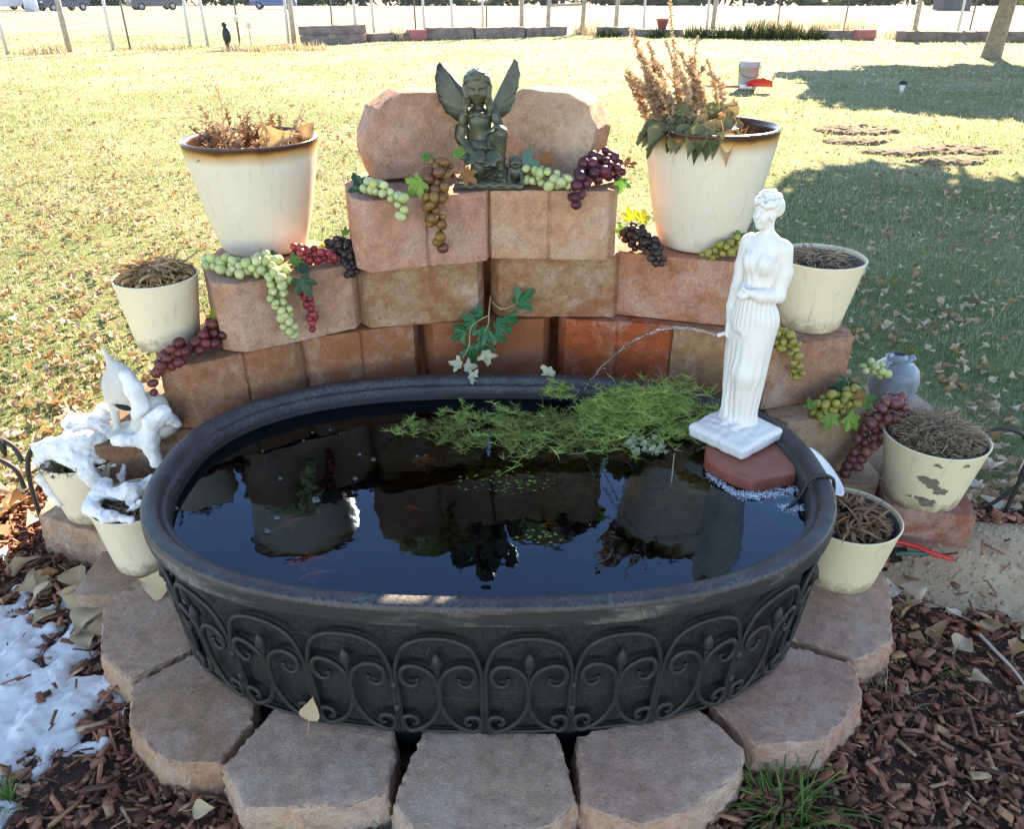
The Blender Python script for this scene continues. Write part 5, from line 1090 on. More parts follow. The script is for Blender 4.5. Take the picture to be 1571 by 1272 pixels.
# the jet of water
rr = random.Random(8); P = smooth_path([(.489, 1.803, .720), (.43, 1.812, .733), (.37, 1.82, .730), (.31, 1.855, .690), (.25, 1.89, .620), (.20, 1.915, .540), (.165, 1.935, .470), (.148, 1.945, WAT)], 10)
M['jet'] = m_clear('clear_water_jet', (0.93, 0.94, 0.96))
mb = MB(); m = len(P)
mb.add(*tube([p + Vector((0, math.sin(i * .55) * .0016, math.cos(i * .55) * .0016)) for i, p in enumerate(P)], [.0030 + .0010 * math.sin(i * .9) + .0012 * i / m for i in range(m)], 8)); mb.add(*tube([p + Vector((0, -math.sin(i * .55) * .0030, -math.cos(i * .55) * .0030)) for i, p in enumerate(P)], [.0018 + .0007 * math.sin(i * 1.3) for i in range(m)], 6))
for k in range(46): r = rr.uniform(.0008, .0022); c = P[-1 - int(rr.random() ** 1.6 * 40)] + Vector((rr.gauss(0, .008), rr.gauss(0, .008), rr.gauss(0, .01))); c.z = max(c.z, WAT + .004); mb.add([(c.x + a * r, c.y + b * r, c.z + d * r) for a, b, d in sv], sf)
tag(mb.build('water_jet', M['jet']), 'thin clear jet of water arcing from the white statue into the pond', 'water jet')

# ------------------------------------------------------------------ lawn blades, fallen leaves, bark chips, snow
def in_view(x, y, m=0.25): return np.abs(x) < 0.64 * (y * math.cos(PITCH) + CAM_H * math.sin(PITCH)) + m
def blades(name, label, bands, mat, seed, reject, lean=.55):
    g = np.random.default_rng(seed); V_ = []; F_ = []; base = 0
    for (y0, y1, dens, L, w) in bands:
        xm = 0.66 * (y1 * .88 + .7) + .3; N = int(dens * (y1 - y0) * 2 * xm)
        x = g.uniform(-xm, xm, N); y = g.uniform(y0, y1, N); k = in_view(x, y) & ~reject(x, y)
        cl = np.sin(x * 5.1 + 1.7 * np.sin(y * 3.3)) * np.sin(y * 4.3 + np.sin(x * 2.7)); k &= g.random(N) < .72 + .28 * cl; x, y = x[k], y[k]; N = len(x)
        z = ground_z(x, y); a = g.uniform(0, 2 * np.pi, N); le = L * g.uniform(.5, 1.25, N); ln = np.abs(g.normal(0, lean, N)); b = g.uniform(0, 2 * np.pi, N)
        dx, dy = np.cos(a) * w * .5, np.sin(a) * w * .5; tx, ty = x + np.cos(b) * le * np.sin(ln), y + np.sin(b) * le * np.sin(ln); tz = z + le * np.cos(np.minimum(ln, 1.35))
        v = np.stack([np.stack([x - dx, y - dy, z - .003], 1), np.stack([x + dx, y + dy, z - .003], 1), np.stack([tx, ty, tz], 1)], 1).reshape(-1, 3)
        V_.append(v); F_.append(np.arange(3 * N).reshape(-1, 3) + base); base += 3 * N
    return tag(link(name, fast_mesh(name, np.concatenate(V_), np.concatenate(F_), mat)), label, kind='stuff')
def not_lawn(x, y):
    mole = np.zeros_like(x, bool)
    for cx, cy, a, b in MOLE: mole |= ((x - cx) / a) ** 2 + ((y - cy) / b) ** 2 < 0.8
    return (y < bed_edge(x) - .02) | ((np.abs(x) < 1.05) & (y < 2.62)) | mole
MOLE = [(3.70, 9.15, .48, .30), (3.43, 8.50, .30, .14), (3.62, 7.96, .34, .13), (4.25, 8.05, .45, .24), (3.92, 7.53, .36, .13)]
blades('lawn_grass', 'short lawn grass, green turning straw yellow', [(1.9, 3.2, 8200, .030, .0030), (3.2, 5.0, 5200, .032, .0040), (5.0, 8.0, 2600, .034, .006), (8.0, 12.0, 1000, .038, .010), (12.0, 18.0, 360, .042, .016), (18, 25, 130, .05, .026)], M['grass'], 3, not_lawn)
# fallen leaves
lv, lf = [], []
LEAFM = []
for s in range(5):
    v, f = leaf_cup(.7 + .12 * (s % 3), 1.0, [.15, .40, -.25, .55, .25][s], s * 3 + 1, .14, 4, 6); v = [(a, b - .5, c) for a, b, c in v]
    LEAFM.append(mesh_from('fallen_leaf', v, f, [M['deadleaf']]))
g = np.random.default_rng(11)
def leaf_field():
    pts = []
    while len(pts) < 6400:
        y = 2.2 + 14 * g.random() ** 1.5; xm = 0.64 * (y * .88 + .7) + .1; x = g.uniform(-xm, xm)
        if not_lawn(np.array([x]), np.array([y]))[0]: continue
        w = 1.0 if x < 0 else .42
        if y > 7: w *= .5
        if y > 11: w *= .5
        w *= .35 + .65 * (math.sin(x * 1.9 + 2) * math.sin(y * 1.3) * .5 + .5)
        if g.random() < w: pts.append((x, y))
    return pts
LP = sorted(leaf_field(), key=lambda p: p[1])
rr = random.Random(31)
for (x, y) in LP[:240]:
    side = 'left' if x < 0 else 'right'
    o = link('fallen_leaf', LEAFM[rr.randrange(5)], None, (x, y, gz1(x, y) + rr.uniform(.016, .030)), (rr.gauss(0, .30), rr.gauss(0, .30), rr.uniform(0, 6.28)), rr.uniform(.026, .050))
    tag(o, 'dry pale leaf fallen on the %s' % ('sunny lawn left of the wall' if x < 0 else 'shaded lawn right of the wall'), 'leaf', 'fallen leaves on the %s lawn' % side)
V_, F_, b = [], [], 0
for (x, y) in LP[240:]:
    me = LEAFM[rr.randrange(5)]; co = np.empty(len(me.vertices) * 3); me.vertices.foreach_get('co', co); co = co.reshape(-1, 3)
    R = np.array(Matrix.Rotation(rr.uniform(0, 6.28), 3, 'Z') @ Matrix.Rotation(rr.gauss(0, .45), 3, 'X') @ Matrix.Rotation(rr.gauss(0, .45), 3, 'Y')); s = rr.uniform(.026, .048) * (1 + .02 * y)
    V_.append(co @ R.T * s + np.array([x, y, gz1(x, y) + rr.uniform(.014, .032)])); F_.append(np.array([tuple(p.vertices) for p in me.polygons]) + b); b += len(co)
tag(link('leaf_litter', fast_mesh('leaf_litter', np.concatenate(V_), np.concatenate(F_), M['deadleaf'], True)), 'countless dry leaves scattered across the far lawn', kind='stuff')

# bark chips
def chip_mesh(seed):
    r = random.Random(seed); a, b, c = (r.uniform(.7, 1.1), r.uniform(.28, .5), r.uniform(.10, .2)) if seed % 2 else (r.uniform(.9, 1.6), r.uniform(.10, .24), r.uniform(.06, .14)); v, f = box(0, 0, 0, 2 * a, 2 * b, 2 * c)
    v = [(p[0] * r.uniform(.7, 1.05), p[1] * r.uniform(.6, 1.1), p[2] * r.uniform(.6, 1.2) + .12 * p[0] * p[0]) for p in v]; return v, f
CH = [chip_mesh(s) for s in range(12)]; CHM = [mesh_from('bark_chip', v, f, [M['chip']], False) for v, f in CH]
PAVP = [pts for _, pts, _ in PAV]
def inpoly(x, y, P):
    c = False; n = len(P)
    for i in range(n):
        (x0, y0), (x1, y1) = P[i], P[i - 1]
        if (y0 > y) != (y1 > y) and x < (x1 - x0) * (y - y0) / (y1 - y0) + x0: c = not c
    return c
def free_bed(x, y, m=0.0):
    if y > float(bed_edge(x)) or in_tub(x, y, -.02) or not in_view(np.array([x]), np.array([y]), .1)[0]: return False
    if any(inpoly(x, y, P) for P in PAVP): return False
    if (1.03 < x < 1.27 and 1.78 < y < 2.02) or (-1.12 < x < -.80 and 1.82 < y < 2.25) or (abs(x) < .8 and y > 1.9) or (.74 < x < 1.06 and y > 1.93): return False
    return True
def snow_m(x, y): 
    n = mnoise.noise(Vector((x * 7, y * 7, 1.3))) * .50 + mnoise.noise(Vector((x * 17, y * 17, 4.1))) * .45 + mnoise.noise(Vector((x * 40, y * 40, 2.1))) * .22
    return 1.02 - (max(0, x + 1.18) / .26) ** 2 - ((y - 1.22) / .48) ** 2 + n * 2.1
rr = random.Random(51); chips = []
while len(chips) < 11000:
    y = .60 + 1.75 * rr.random() ** 1.1; x = rr.uniform(-1.75, 1.75)
    if not free_bed(x, y): continue
    if sand_in(np.array(x), np.array(y)) and rr.random() < .94: continue
    if snow_m(x, y) > .25 and rr.random() < .955: continue
    chips.append((x, y, rr.choice([.005, .006, .008, .010, .013, .017, .024])))
chips.sort(key=lambda c: -(c[2] / math.hypot(c[1], 1.48)))
V_, F_, b = [], [], 0
for i, (x, y, s) in enumerate(chips):
    z = gz1(x, y) + rr.uniform(.006, .030); rot = (rr.gauss(0, .35), rr.gauss(0, .35), rr.uniform(0, 6.28)); k = rr.randrange(12)
    if snow_m(x, y) > .30: z = gz1(x, y) + .030 + rr.uniform(0, .012)
    if i < 280:
        o = link('bark_chip', CHM[k], None, (x, y, z + .006), rot, s * 1.15)
        tag(o, 'reddish brown bark chip in the mulch bed %s of the pond' % ('left' if x < 0 else 'right'), 'bark chip', 'large bark chips %s of the pond' % ('left' if x < 0 else 'right'))
    else:
        v = np.array(CH[k][0]); R = np.array(Matrix.Rotation(rot[2], 3, 'Z') @ Matrix.Rotation(rot[0], 3, 'X') @ Matrix.Rotation(rot[1], 3, 'Y')); V_.append(v @ R.T * s + np.array([x, y, z])); F_.append(np.array(CH[k][1]) + b); b += 8
tag(link('bark_mulch', fast_mesh('bark_mulch', np.concatenate(V_), np.concatenate(F_), M['chip'])), 'loose bark mulch covering the bed', kind='stuff')
# pebbles and crumbs on the sandy patch
M['pebble'] = simple('pale_pebble', (0.28, 0.20, 0.13), (0.46, 0.36, 0.25), 30, 0.9); rr = random.Random(61); V_, F_, b = [], [], 0; sv2, sf2 = uvs(1, 6, 4)
for k in range(1500):
    x, y = rr.uniform(1.0, 1.9), rr.uniform(1.52, 1.95)
    if not sand_in(np.array(x), np.array(y)): continue
    r = rr.choice([.0015, .002, .003, .004, .007]) ; V_.append(np.array(sv2) * np.array([r, r * rr.uniform(.6, 1), r * .6]) + np.array([x, y, gz1(x, y) + .010])); F_.append(np.array(sf2) + b); b += len(sv2)
tag(link('sand_crumbs', fast_mesh('sand_crumbs', np.concatenate(V_), np.concatenate(F_), M['pebble'], True)), 'small pale crumbs and pebbles on the sandy dirt', kind='stuff')
# snow on the ground
xs = np.arange(-1.65, -.86, .0085); ys = np.arange(.90, 1.72, .0085); Z = np.zeros((len(xs), len(ys)))
for i, x in enumerate(xs):
    for j, y in enumerate(ys):
        m = snow_m(x, y); t = max(0.0, min(1.0, m / .9)); Z[i, j] = (-.006 + .034 * (1 - (1 - t) ** 2.2) + .014 * mnoise.noise(Vector((x * 22, y * 22, 7))) + .009 * mnoise.noise(Vector((x * 55, y * 55, 3))) + .004 * mnoise.noise(Vector((x * 120, y * 120, 5)))) if m > 0 else -.03
v = np.stack(np.meshgrid(xs, ys, indexing='ij') + [Z], -1).reshape(-1, 3); ny = len(ys); i, j = np.meshgrid(np.arange(len(xs) - 1), np.arange(ny - 1), indexing='ij'); a = (i * ny + j).ravel(); f = np.stack([a, a + ny, a + ny + 1, a + 1], 1)
f = f[(v[f][:, :, 2] > -.02).any(1)]
tag(link('snow', fast_mesh('snow', v, f, M['snow'], True)), 'old crusty snow lying on the mulch at the lower left', kind='stuff')

# ------------------------------------------------------------------ snow and the garden ornament at the left
M['ornament'] = simple('weathered_grey_cement', (0.50, 0.47, 0.40), (0.64, 0.61, 0.54), 18, 0.8, 0.3, 90)
M['dark'] = simple('painted_hollow_shade', (0.012, 0.011, 0.010), (0.02, 0.018, 0.016), 20, 0.9)  # near-black colour standing in for shade inside the opening
e = tag(empty('garden_ornament', (-.985, 1.905, Z2 + .0), (0, 0, 0)), 'weathered grey bird shaped garden ornament with upturned tip and snow on its back', 'ornament')
S = Sculpt((-.14, -.11, -.004), (.12, .11, .275), .0028)
S.ell((-.034, -.005, .145), (.046, .040, .066), .01, 0, 0, .12); S.cap((-.035, .0, .19), (-.050, .0, .225), .020, .008, .015); S.cap((-.050, .0, .225), (-.056, .0, .258), .0075, .0035, .006)
S.ell((-.062, -.004, .105), (.018, .020, .030), .012); S.cap((-.066, -.004, .085), (-.072, -.004, .02), .012, .009, .008); S.ell((.02, .01, .075), (.050, .045, .045), .02); S.ell((.03, .0, .03), (.065, .055, .035), .02); S.ell((-.02, .0, .012), (.085, .06, .014), .012)
S.ell((-.030, -.038, .098), (.027, .020, .013), .004, 0, 0, .35, cut=True)
link('body', S.mesh('body', M['ornament']), e)
S2 = Sculpt((-.05, -.035, -.03), (.05, .035, .03), .003); S2.ell((0, 0, 0), (.024, .012, .011), .004, 0, 0, .35); link('hollow_shade_plug', S2.mesh('hollow_shade_plug', M['dark']), e, (-.030, -.020, .098))  # solid dark lump painted as the shade in the carved opening
def snowblob(label, org, prims, k=.014, vox=.0035, rough=.004, seed=0):
    P = np.array([c for a, b, r in prims for c in (a, b)], float); S = Sculpt(P.min(0) - .06, P.max(0) + .06, vox)
    for a, b, r in prims: S.cap(a, b, r, r * .85, k)
    S.warp(lambda X, Y, Z: rough * (2.6 * np_noise(X, Y, Z, 38, seed) + 1.6 * np_noise(X, Y, Z, 90, seed + 3) + .6 * np_noise(X, Y, Z, 190, seed + 5)))
    o = link('snow_patch', S.mesh('snow_patch', M['snow']), None, org); return tag(o, label, 'snow', 'snow lying on the ornament and pots')
snowblob('smooth white snow on the back of the garden ornament', (-.985, 1.905, Z2), [((-.005, -.022, .185), (.012, -.030, .150), .018), ((.012, -.030, .150), (.022, -.032, .105), .024), ((.022, -.032, .105), (.010, -.045, .085), .014)], .016, .003, .0005)
snowblob('lumpy snow heaped round the foot of the ornament', (-.985, 1.905, Z2), [((.045, -.04, .060), (.075, -.035, .085), .020), ((.075, -.035, .085), (.098, -.02, .045), .014), ((.045, -.04, .060), (.030, -.052, .010), .024), ((.030, -.055, .010), (.045, -.070, -.04), .020), ((.030, -.055, .02), (-.03, -.07, .022), .012), ((-.03, -.07, .022), (-.05, -.07, .02), .011)], .022, .003, .0016, 2)
zp = .15 + .18
snowblob('thick snow draped over the far left pot', (-1.17, 1.905, zp), [((-.03, -.03, .02), (.04, -.01, .03), .030), ((.05, -.07, .02), (.08, -.05, .01), .022), ((-.06, -.08, .0), (-.03, -.10, -.005), .012), ((-.07, -.05, .035), (-.02, -.055, .050), .024), ((-.02, -.055, .05), (.035, -.045, .060), .026), ((.035, -.045, .06), (.075, -.02, .045), .022), ((-.07, -.05, .035), (-.08, -.06, .012), .018), ((-.02, .0, .055), (.02, .02, .075), .018), ((.02, .02, .075), (.085, .02, .05), .018), ((.085, .02, .05), (.115, -.02, .0), .016), ((.115, -.02, .0), (.12, -.06, -.05), .015), ((.02, -.09, .02), (.06, -.095, -.01), .018), ((.06, -.095, -.01), (.10, -.115, -.07), .016), ((-.05, .03, .07), (-.03, .04, .09), .010), ((.0, .05, .08), (.05, .06, .09), .014), ((.05, .06, .09), (.06, .05, .11), .012)], .030, .0032, .0030, 3)
snowblob('strip of snow on the side of the far left pot', (-1.17, 1.905, zp), [((-.085, -.075, -.035), (-.075, -.075, -.075), .014), ((-.075, -.075, -.075), (-.05, -.085, -.11), .009)], .01, .003, .001, 4)
snowblob('crusty snow over the pot against the tub', (-.978, 1.745, .28), [((-.085, -.045, .012), (-.03, -.085, .008), .016), ((-.03, -.085, .008), (.03, -.09, .006), .012), ((-.06, .0, .03), (.0, -.01, .035), .018), ((.0, -.01, .035), (.05, .03, .03), .014), ((-.09, -.02, .02), (-.075, .04, .035), .018), ((.02, .05, .03), (.08, .05, .025), .014), ((.03, -.05, .02), (.06, -.03, .02), .010)], .026, .0032, .0030, 5)

# ------------------------------------------------------------------ small things by the pond
def m_jug():
    t = NT('blue_grey_stoneware'); n = t.noise(14, 5, .7); col = t.ramp(n, [(0.3, (0.13, 0.16, 0.17)), (0.55, (0.22, 0.27, 0.30)), (0.75, (0.34, 0.38, 0.42))]); return t.done(t.bsdf(col, .45, Normal=t.bump(t.noise(70, 4), .3, .003)))
M['jug'] = m_jug()
e = tag(empty('stoneware_jug', (1.215, 2.335, .266), (0, 0, .4)), 'round blue grey stoneware jug behind the grape leaves', 'jug')
MB().add(*lathe([(.018, .168), (.020, .160), (.030, .155), (.030, .1525), (.001, .15)], 20)).build('lid', M['jug'], e)
MB().add(*lathe([(.001, .0), (.045, .0), (.062, .02), (.074, .055), (.076, .085), (.068, .118), (.048, .138), (.034, .143), (.034, .150), (.040, .155), (.036, .157), (.028, .150), (.026, .13), (.001, .12)], 36)).build('body', M['jug'], e)
MB().add(*tube(smooth_path([(-.04, -.01, .146), (-.055, -.015, .152), (-.072, -.02, .138), (-.074, -.02, .115)], 5), .006, 8)).build('handle', M['jug'], e)
MB().add(*tube([(.035, -.012, .146), (.05, -.018, .156)], [.012, .009], 10)).build('spout', M['jug'], e)
# iron trellis at the right edge, another at the left edge
def scrollwork(label, org, paths, r=.006):
    e = tag(empty('iron_trellis', org), label, 'trellis', 'scrolled iron trellis pieces')
    for p in paths: MB().add(*tube(smooth_path(p, 8), r, 7)).build('scroll', M['iron'], e)
    return e
scrollwork('dark scrolled iron trellis at the right picture edge', (1.42, 2.0, .055), [[(-.085, .02, .0), (-.10, .01, .03), (-.08, .0, .05), (-.06, .0, .03), (-.07, .01, -.01), (0, .0, .04), (.05, -.02, .13), (.075, -.02, .20), (.13, -.02, .24)], [(.03, -.02, -.01), (.045, -.02, .10), (.045, -.03, .21), (.10, -.03, .29), (.2, -.03, .30)], [(.045, -.02, .22), (.01, -.02, .29), (-.06, -.02, .31), (-.11, -.01, .28)], [(-.05, .02, .0), (.06, .0, .02), (.16, -.02, .03), (.25, -.02, .05)], [(.10, -.02, .0), (.14, -.02, .10), (.22, -.02, .16)]])
scrollwork('dark scrolled iron trellis at the left picture edge', (-1.36, 1.93, .0), [[(.0, .0, .0), (.0, .0, .2), (.02, .0, .30), (.065, -.01, .345), (.10, -.01, .33)], [(-.20, .0, .36), (-.10, .0, .375), (-.02, .0, .345), (.0, .0, .29)], [(-.2, .0, .29), (-.09, .0, .30), (-.03, .0, .265), (-.02, .0, .2)], [(-.16, .0, .0), (-.16, .0, .2), (-.13, .0, .24), (-.09, .0, .24)]], .007)
MB_ = MB().add(*lathe([(.001, -.03), (.007, -.012), (.010, 0), (.006, .018), (.001, .036)], 8)); o = MB_.build('finial', M['iron'], bpy.data.objects['iron_trellis.001'], loc=(-.035, -.01, .335))
M['redplastic'] = simple('red_plastic', (0.55, 0.02, 0.02), (0.66, 0.04, 0.035), 20, .35); M['greenplastic'] = simple('green_rubber', (0.02, 0.07, 0.05), (0.03, 0.10, 0.07), 20, .5); M['whiteplastic'] = simple('white_plastic', (0.62, 0.62, 0.63), (0.72, 0.72, 0.72), 20, .4); M['blackrubber'] = simple('black_rubber', (0.012, 0.012, 0.013), (0.025, 0.025, 0.027), 30, .45)
e = tag(empty('hose_pliers', (1.11, 1.785, .098)), 'red handled tool lying on the dirt behind the right front pot', 'hand tool')
MB().add(*tube(smooth_path([(-.06, .035, .0), (-.01, .008, .004), (.03, -.025, .002), (.075, -.047, .0)], 6), [.007] * 6 + [.0075] * 8 + [.006] * 5, 8)).build('red_handle', M['redplastic'], e); MB().add(*tube(smooth_path([(-.07, -.02, -.004), (-.03, -.018, -.002), (.02, -.02, -.004)], 6), .006, 8)).build('green_handle', M['greenplastic'], e)
e = tag(empty('plastic_dish', (.772, 1.735, .365), (math.radians(20), math.radians(38), .3)), 'white plastic dish wedged between the tub and the right blocks', 'dish'); MB().add(*lathe([(.001, 0), (.05, .004), (.068, .016), (.072, .020), (.072, .023), (.066, .020), (.048, .008), (.001, .004)], 32)).build('dish', M['whiteplastic'], e)
o = MB().add(*tube(smooth_path([(.60, 1.495, WAT - .004), (.635, 1.52, WAT + .004), (.656, 1.535, .447), (.668, 1.542, .474), (.69, 1.548, .4855), (.712, 1.55, .4845), (.728, 1.551, .470), (.735, 1.552, .43), (.737, 1.555, .38)], 6), .0042, 7)).build('pump_cable', M['blackrubber']); tag(o, 'black pump cable running over the right rim of the tub', 'cable')
o = MB().add(*tube(smooth_path([(.40, 1.905, WAT + .01), (.445, 1.878, WAT + .035), (.475, 1.862, WAT + .05)], 4), .008, 9)).build('water_hose', M['blackrubber']); tag(o, 'short black hose behind the statue plinth', 'hose')
o = MB().add(*tube(smooth_path([(1.165, 1.535, .03), (1.172, 1.47, .035), (1.185, 1.40, .034), (1.180, 1.33, .034), (1.150, 1.287, .036), (1.115, 1.275, .03)], 6), [.0045 - .0001 * k for k in range(31)], 6)).build('twig', simple('bleached_twig', (0.42, 0.35, 0.28), (0.60, 0.52, 0.44), 40, .8)); tag(o, 'pale bent twig on the bark at the right', 'twig')
# leaves lying round the bed
def bed_leaf(x, y, z, s, rot, label, grp=None, me=None):
    o = link('fallen_leaf', me or LEAFM[rr.randrange(5)], None, (x, y, z), rot, s); return tag(o, label, 'leaf', grp)
rr = random.Random(71)
v, f = leaf_cup(.8, 1.0, .10, 5, .10, 6, 8); tanleaf = mesh_from('fallen_leaf', [(a, b - .5, c) for a, b, c in v], f, [leafy('tan_leaf', [(0.2, (0.42, 0.29, 0.15)), (0.8, (0.60, 0.46, 0.28))], .2, .6, 20, .4)])
p = fence_pt(_front - 1.02 * UW, .060, .012); bed_leaf(p[0], p[1] - .006, p[2], .055, facing((-.1, -.9, .35), (.2, .2, 1)), 'tan leaf caught in the iron edging at the front left', None, tanleaf)
bed_leaf(-.905, 1.605, .128, .095, facing((-.2, -.7, .6), (-.9, .1, .15)), 'big tan leaf propped between the tub and the left pot', None, tanleaf)
bed_leaf(-.60, 1.03, .05, .045, facing((0, -.6, .8), (1, 0, .1)), 'narrow pale leaf at the foot of the front left paver', None, tanleaf)
bed_leaf(-.945, 1.645, .108, .025, facing((0, 0, 1), (1, .3, 0)), 'tiny dark leaf on the left paver', None)
for (x, y, s) in [(-1.02, 1.60, .12), (-1.07, 1.55, .11), (-1.12, 1.62, .10), (-1.16, 1.70, .09), (-1.09, 1.69, .10), (-1.23, 1.64, .08), (-1.05, 1.50, .08), (-1.28, 1.70, .09), (-1.02, 1.54, .08), (-1.20, 1.58, .07), (-1.15, 1.66, .08), (-1.04, 1.66, .09)]:
    bed_leaf(x, y, .035 + rr.uniform(0, .03), s, (rr.gauss(0, .35), rr.gauss(0, .35), rr.uniform(0, 6.28)), 'large tan leaf in the heap below the snowy pots', 'tan leaves heaped below the snowy pots', tanleaf)
for k in range(60):
    x, y = rr.uniform(-1.85, -1.18), rr.uniform(1.62, 2.3)
    if free_bed(x, y): bed_leaf(x, y, .03 + rr.uniform(0, .03), rr.uniform(.05, .10), (rr.gauss(0, .5), rr.gauss(0, .5), rr.uniform(0, 6.28)), 'dry leaf on the sunlit mulch at the left picture edge', 'leaves on the sunlit mulch at the left')
for (x, y, s) in [(1.02, 1.60, .075), (1.07, 1.53, .07), (1.14, 1.58, .075), (1.20, 1.55, .065), (1.00, 1.50, .055), (1.08, 1.36, .055), (1.05, 1.66, .07), (1.28, 1.52, .07), (1.10, 1.48, .07), (.99, 1.68, .08), (1.22, 1.47, .06), (1.32, 1.44, .05)]:
    bed_leaf(x, y, gz1(x, y) + .028 + rr.uniform(0, .02), s, (rr.gauss(0, .35), rr.gauss(0, .35), rr.uniform(0, 6.28)), 'greyish curled leaf in the drift right of the front pot', 'curled leaves in the drift right of the front pot')
for k in range(46):
    x, y = rr.uniform(1.2, 1.75), rr.uniform(1.90, 2.35)
    if not (1.03 < x < 1.27 and y < 2.05): bed_leaf(x, y, gz1(x, y) + .03 + rr.uniform(0, .02), rr.uniform(.06, .10), (rr.gauss(0, .4), rr.gauss(0, .4), rr.uniform(0, 6.28)), 'pale leaf under the iron trellis at the right picture edge', 'leaves under the trellis at the right')
# grass tufts
def tuft(label, loc, n, L, seed, spread=.05, mat='tuft', w=.005):
    rr = random.Random(seed); mb = MB()
    for k in range(n):
        a = rr.uniform(0, 6.28); r = spread * math.sqrt(rr.random()); mb.add(*ribbon((r * math.cos(a), r * math.sin(a), 0), (math.cos(a) * rr.random() + rr.gauss(0, .25), math.sin(a) * rr.random() + rr.gauss(0, .25), 1), L * rr.uniform(.5, 1.2), w, rr.uniform(.4, 2.2), 5, rr.uniform(-1, 1)))
    return tag(mb.build('grass_tuft', M[mat], None, loc=loc), label, 'grass', 'grass tufts in the mulch')
M['tuft'] = leafy('long_grass', [(0.2, (0.05, 0.11, 0.022)), (0.6, (0.10, 0.19, 0.04)), (0.9, (0.28, 0.30, 0.10))], .3, .5, 20, 0.0)
tuft('long green grass tuft between the right front pavers', (.545, 1.065, .0), 130, .12, 1, .055); tuft('small grass tuft in the gap at the bottom centre', (-.235, 1.00, .0), 40, .07, 2, .02); tuft('tiny grass tuft in the snow at the lower left corner', (-1.005, 1.06, .02), 34, .055, 3, .02); tuft('thin dry grass wisps right of the pale stained paver', (.86, 1.32, .0), 44, .07, 4, .05, 'straw', .002); tuft('thin grass wisps beside the drift of leaves', (.99, 1.42, .0), 30, .09, 5, .06, 'tuft', .002)

# ------------------------------------------------------------------ the far lawn, fence and field
M['treebark'] = simple('grey_tree_bark', (0.16, 0.14, 0.11), (0.30, 0.27, 0.22), 14, .9, 1.0, 40, .02); M['crown'] = leafy('tree_leaves', [(0.2, (0.05, 0.08, 0.02)), (0.8, (0.14, 0.14, 0.04))], .3, .6, 10, 0.0)
def tree(label, loc, r, h, crown, n, seed, lean=(0, 0)):
    """tapered trunk with limbs, crown = (cx, cy, cz, rx, ry, rz) relative to the foot"""
    rr = random.Random(seed); e = tag(empty('tree', loc), label, 'tree'); mb = MB(); c = Vector(crown[:3])
    top = Vector((lean[0], lean[1], h)); tp = [Vector((0, 0, -.05)), Vector((lean[0] * .05, lean[1] * .05, .12)), Vector((lean[0] * .2, lean[1] * .2, h * .25)), Vector((lean[0] * .5, lean[1] * .5, h * .55)), top]
    P = smooth_path(tp, 5); mb.add(*tube(P, [r * (1.25 if i == 0 else 1.0 - .55 * i / len(P)) for i in range(len(P))], 14))
    for k in range(16):
        a = rr.uniform(0, 6.28); b = P[int(len(P) * rr.uniform(.66, .98))]; q = c + Vector((crown[3] * .8 * math.cos(a), crown[4] * .8 * math.sin(a), rr.uniform(-.6, .7) * crown[5])); m = (b + q) / 2 + Vector((0, 0, .25)); LP_ = smooth_path([b, m, q], 5)
        mb.add(*tube(LP_, [r * .34 * (1 - .85 * i / len(LP_)) for i in range(len(LP_))], 6))
    mb.build('trunk', M['treebark'], e)
    g = np.random.default_rng(seed); u = g.normal(size=(n, 3)); u /= np.linalg.norm(u, axis=1)[:, None]; rad = g.random(n) ** .45; nc = 46; gi = np.arange(nc); gr_ = np.sqrt((gi + .5) / nc) * .88; ga = gi * 2.39996; gc = np.random.default_rng(seed + 50); cc = np.stack([gr_ * np.cos(ga) * crown[3] + gc.normal(0, .14, nc), gr_ * np.sin(ga) * crown[4] + gc.normal(0, .14, nc), gc.uniform(-.7, .7, nc) * np.sqrt(1 - gr_ ** 2) * crown[5]], 1); which = g.integers(0, nc, n); p = cc[which] + u * rad[:, None] * (np.array([.85, .85, .5]) * g.uniform(.7, 1.15, nc)[which][:, None]); k = np.sin(p[:, 0] * 2.3 + seed) * np.sin(p[:, 1] * 2.1) * np.sin(p[:, 2] * 2.9 + 1) > -.28; p = p[k] + np.array(crown[:3]); n = len(p)
    a = g.normal(size=(n, 3)) * .095; b = g.normal(size=(n, 3)) * .065; v = np.stack([p - a, p + b, p + a, p - b], 1).reshape(-1, 3)
    link('crown', fast_mesh('crown', v, np.arange(4 * n).reshape(-1, 4), M['crown']), e)
tree('grey tree trunk standing at the upper right of the lawn', (9.66, 17.9, 0), 0.215, 3.0, (-.6, -.4, 2.55, 3.4, 2.6, .95), 16000, 5, (.25, .0))
tree('leafy tree beside the lawn whose shadow falls on the right', (7.6, 10.2, 0), .20, 3.0, (-2.0, -.6, 3.7, 3.6, 3.4, 1.75), 44000, 8, (-.3, -.1))
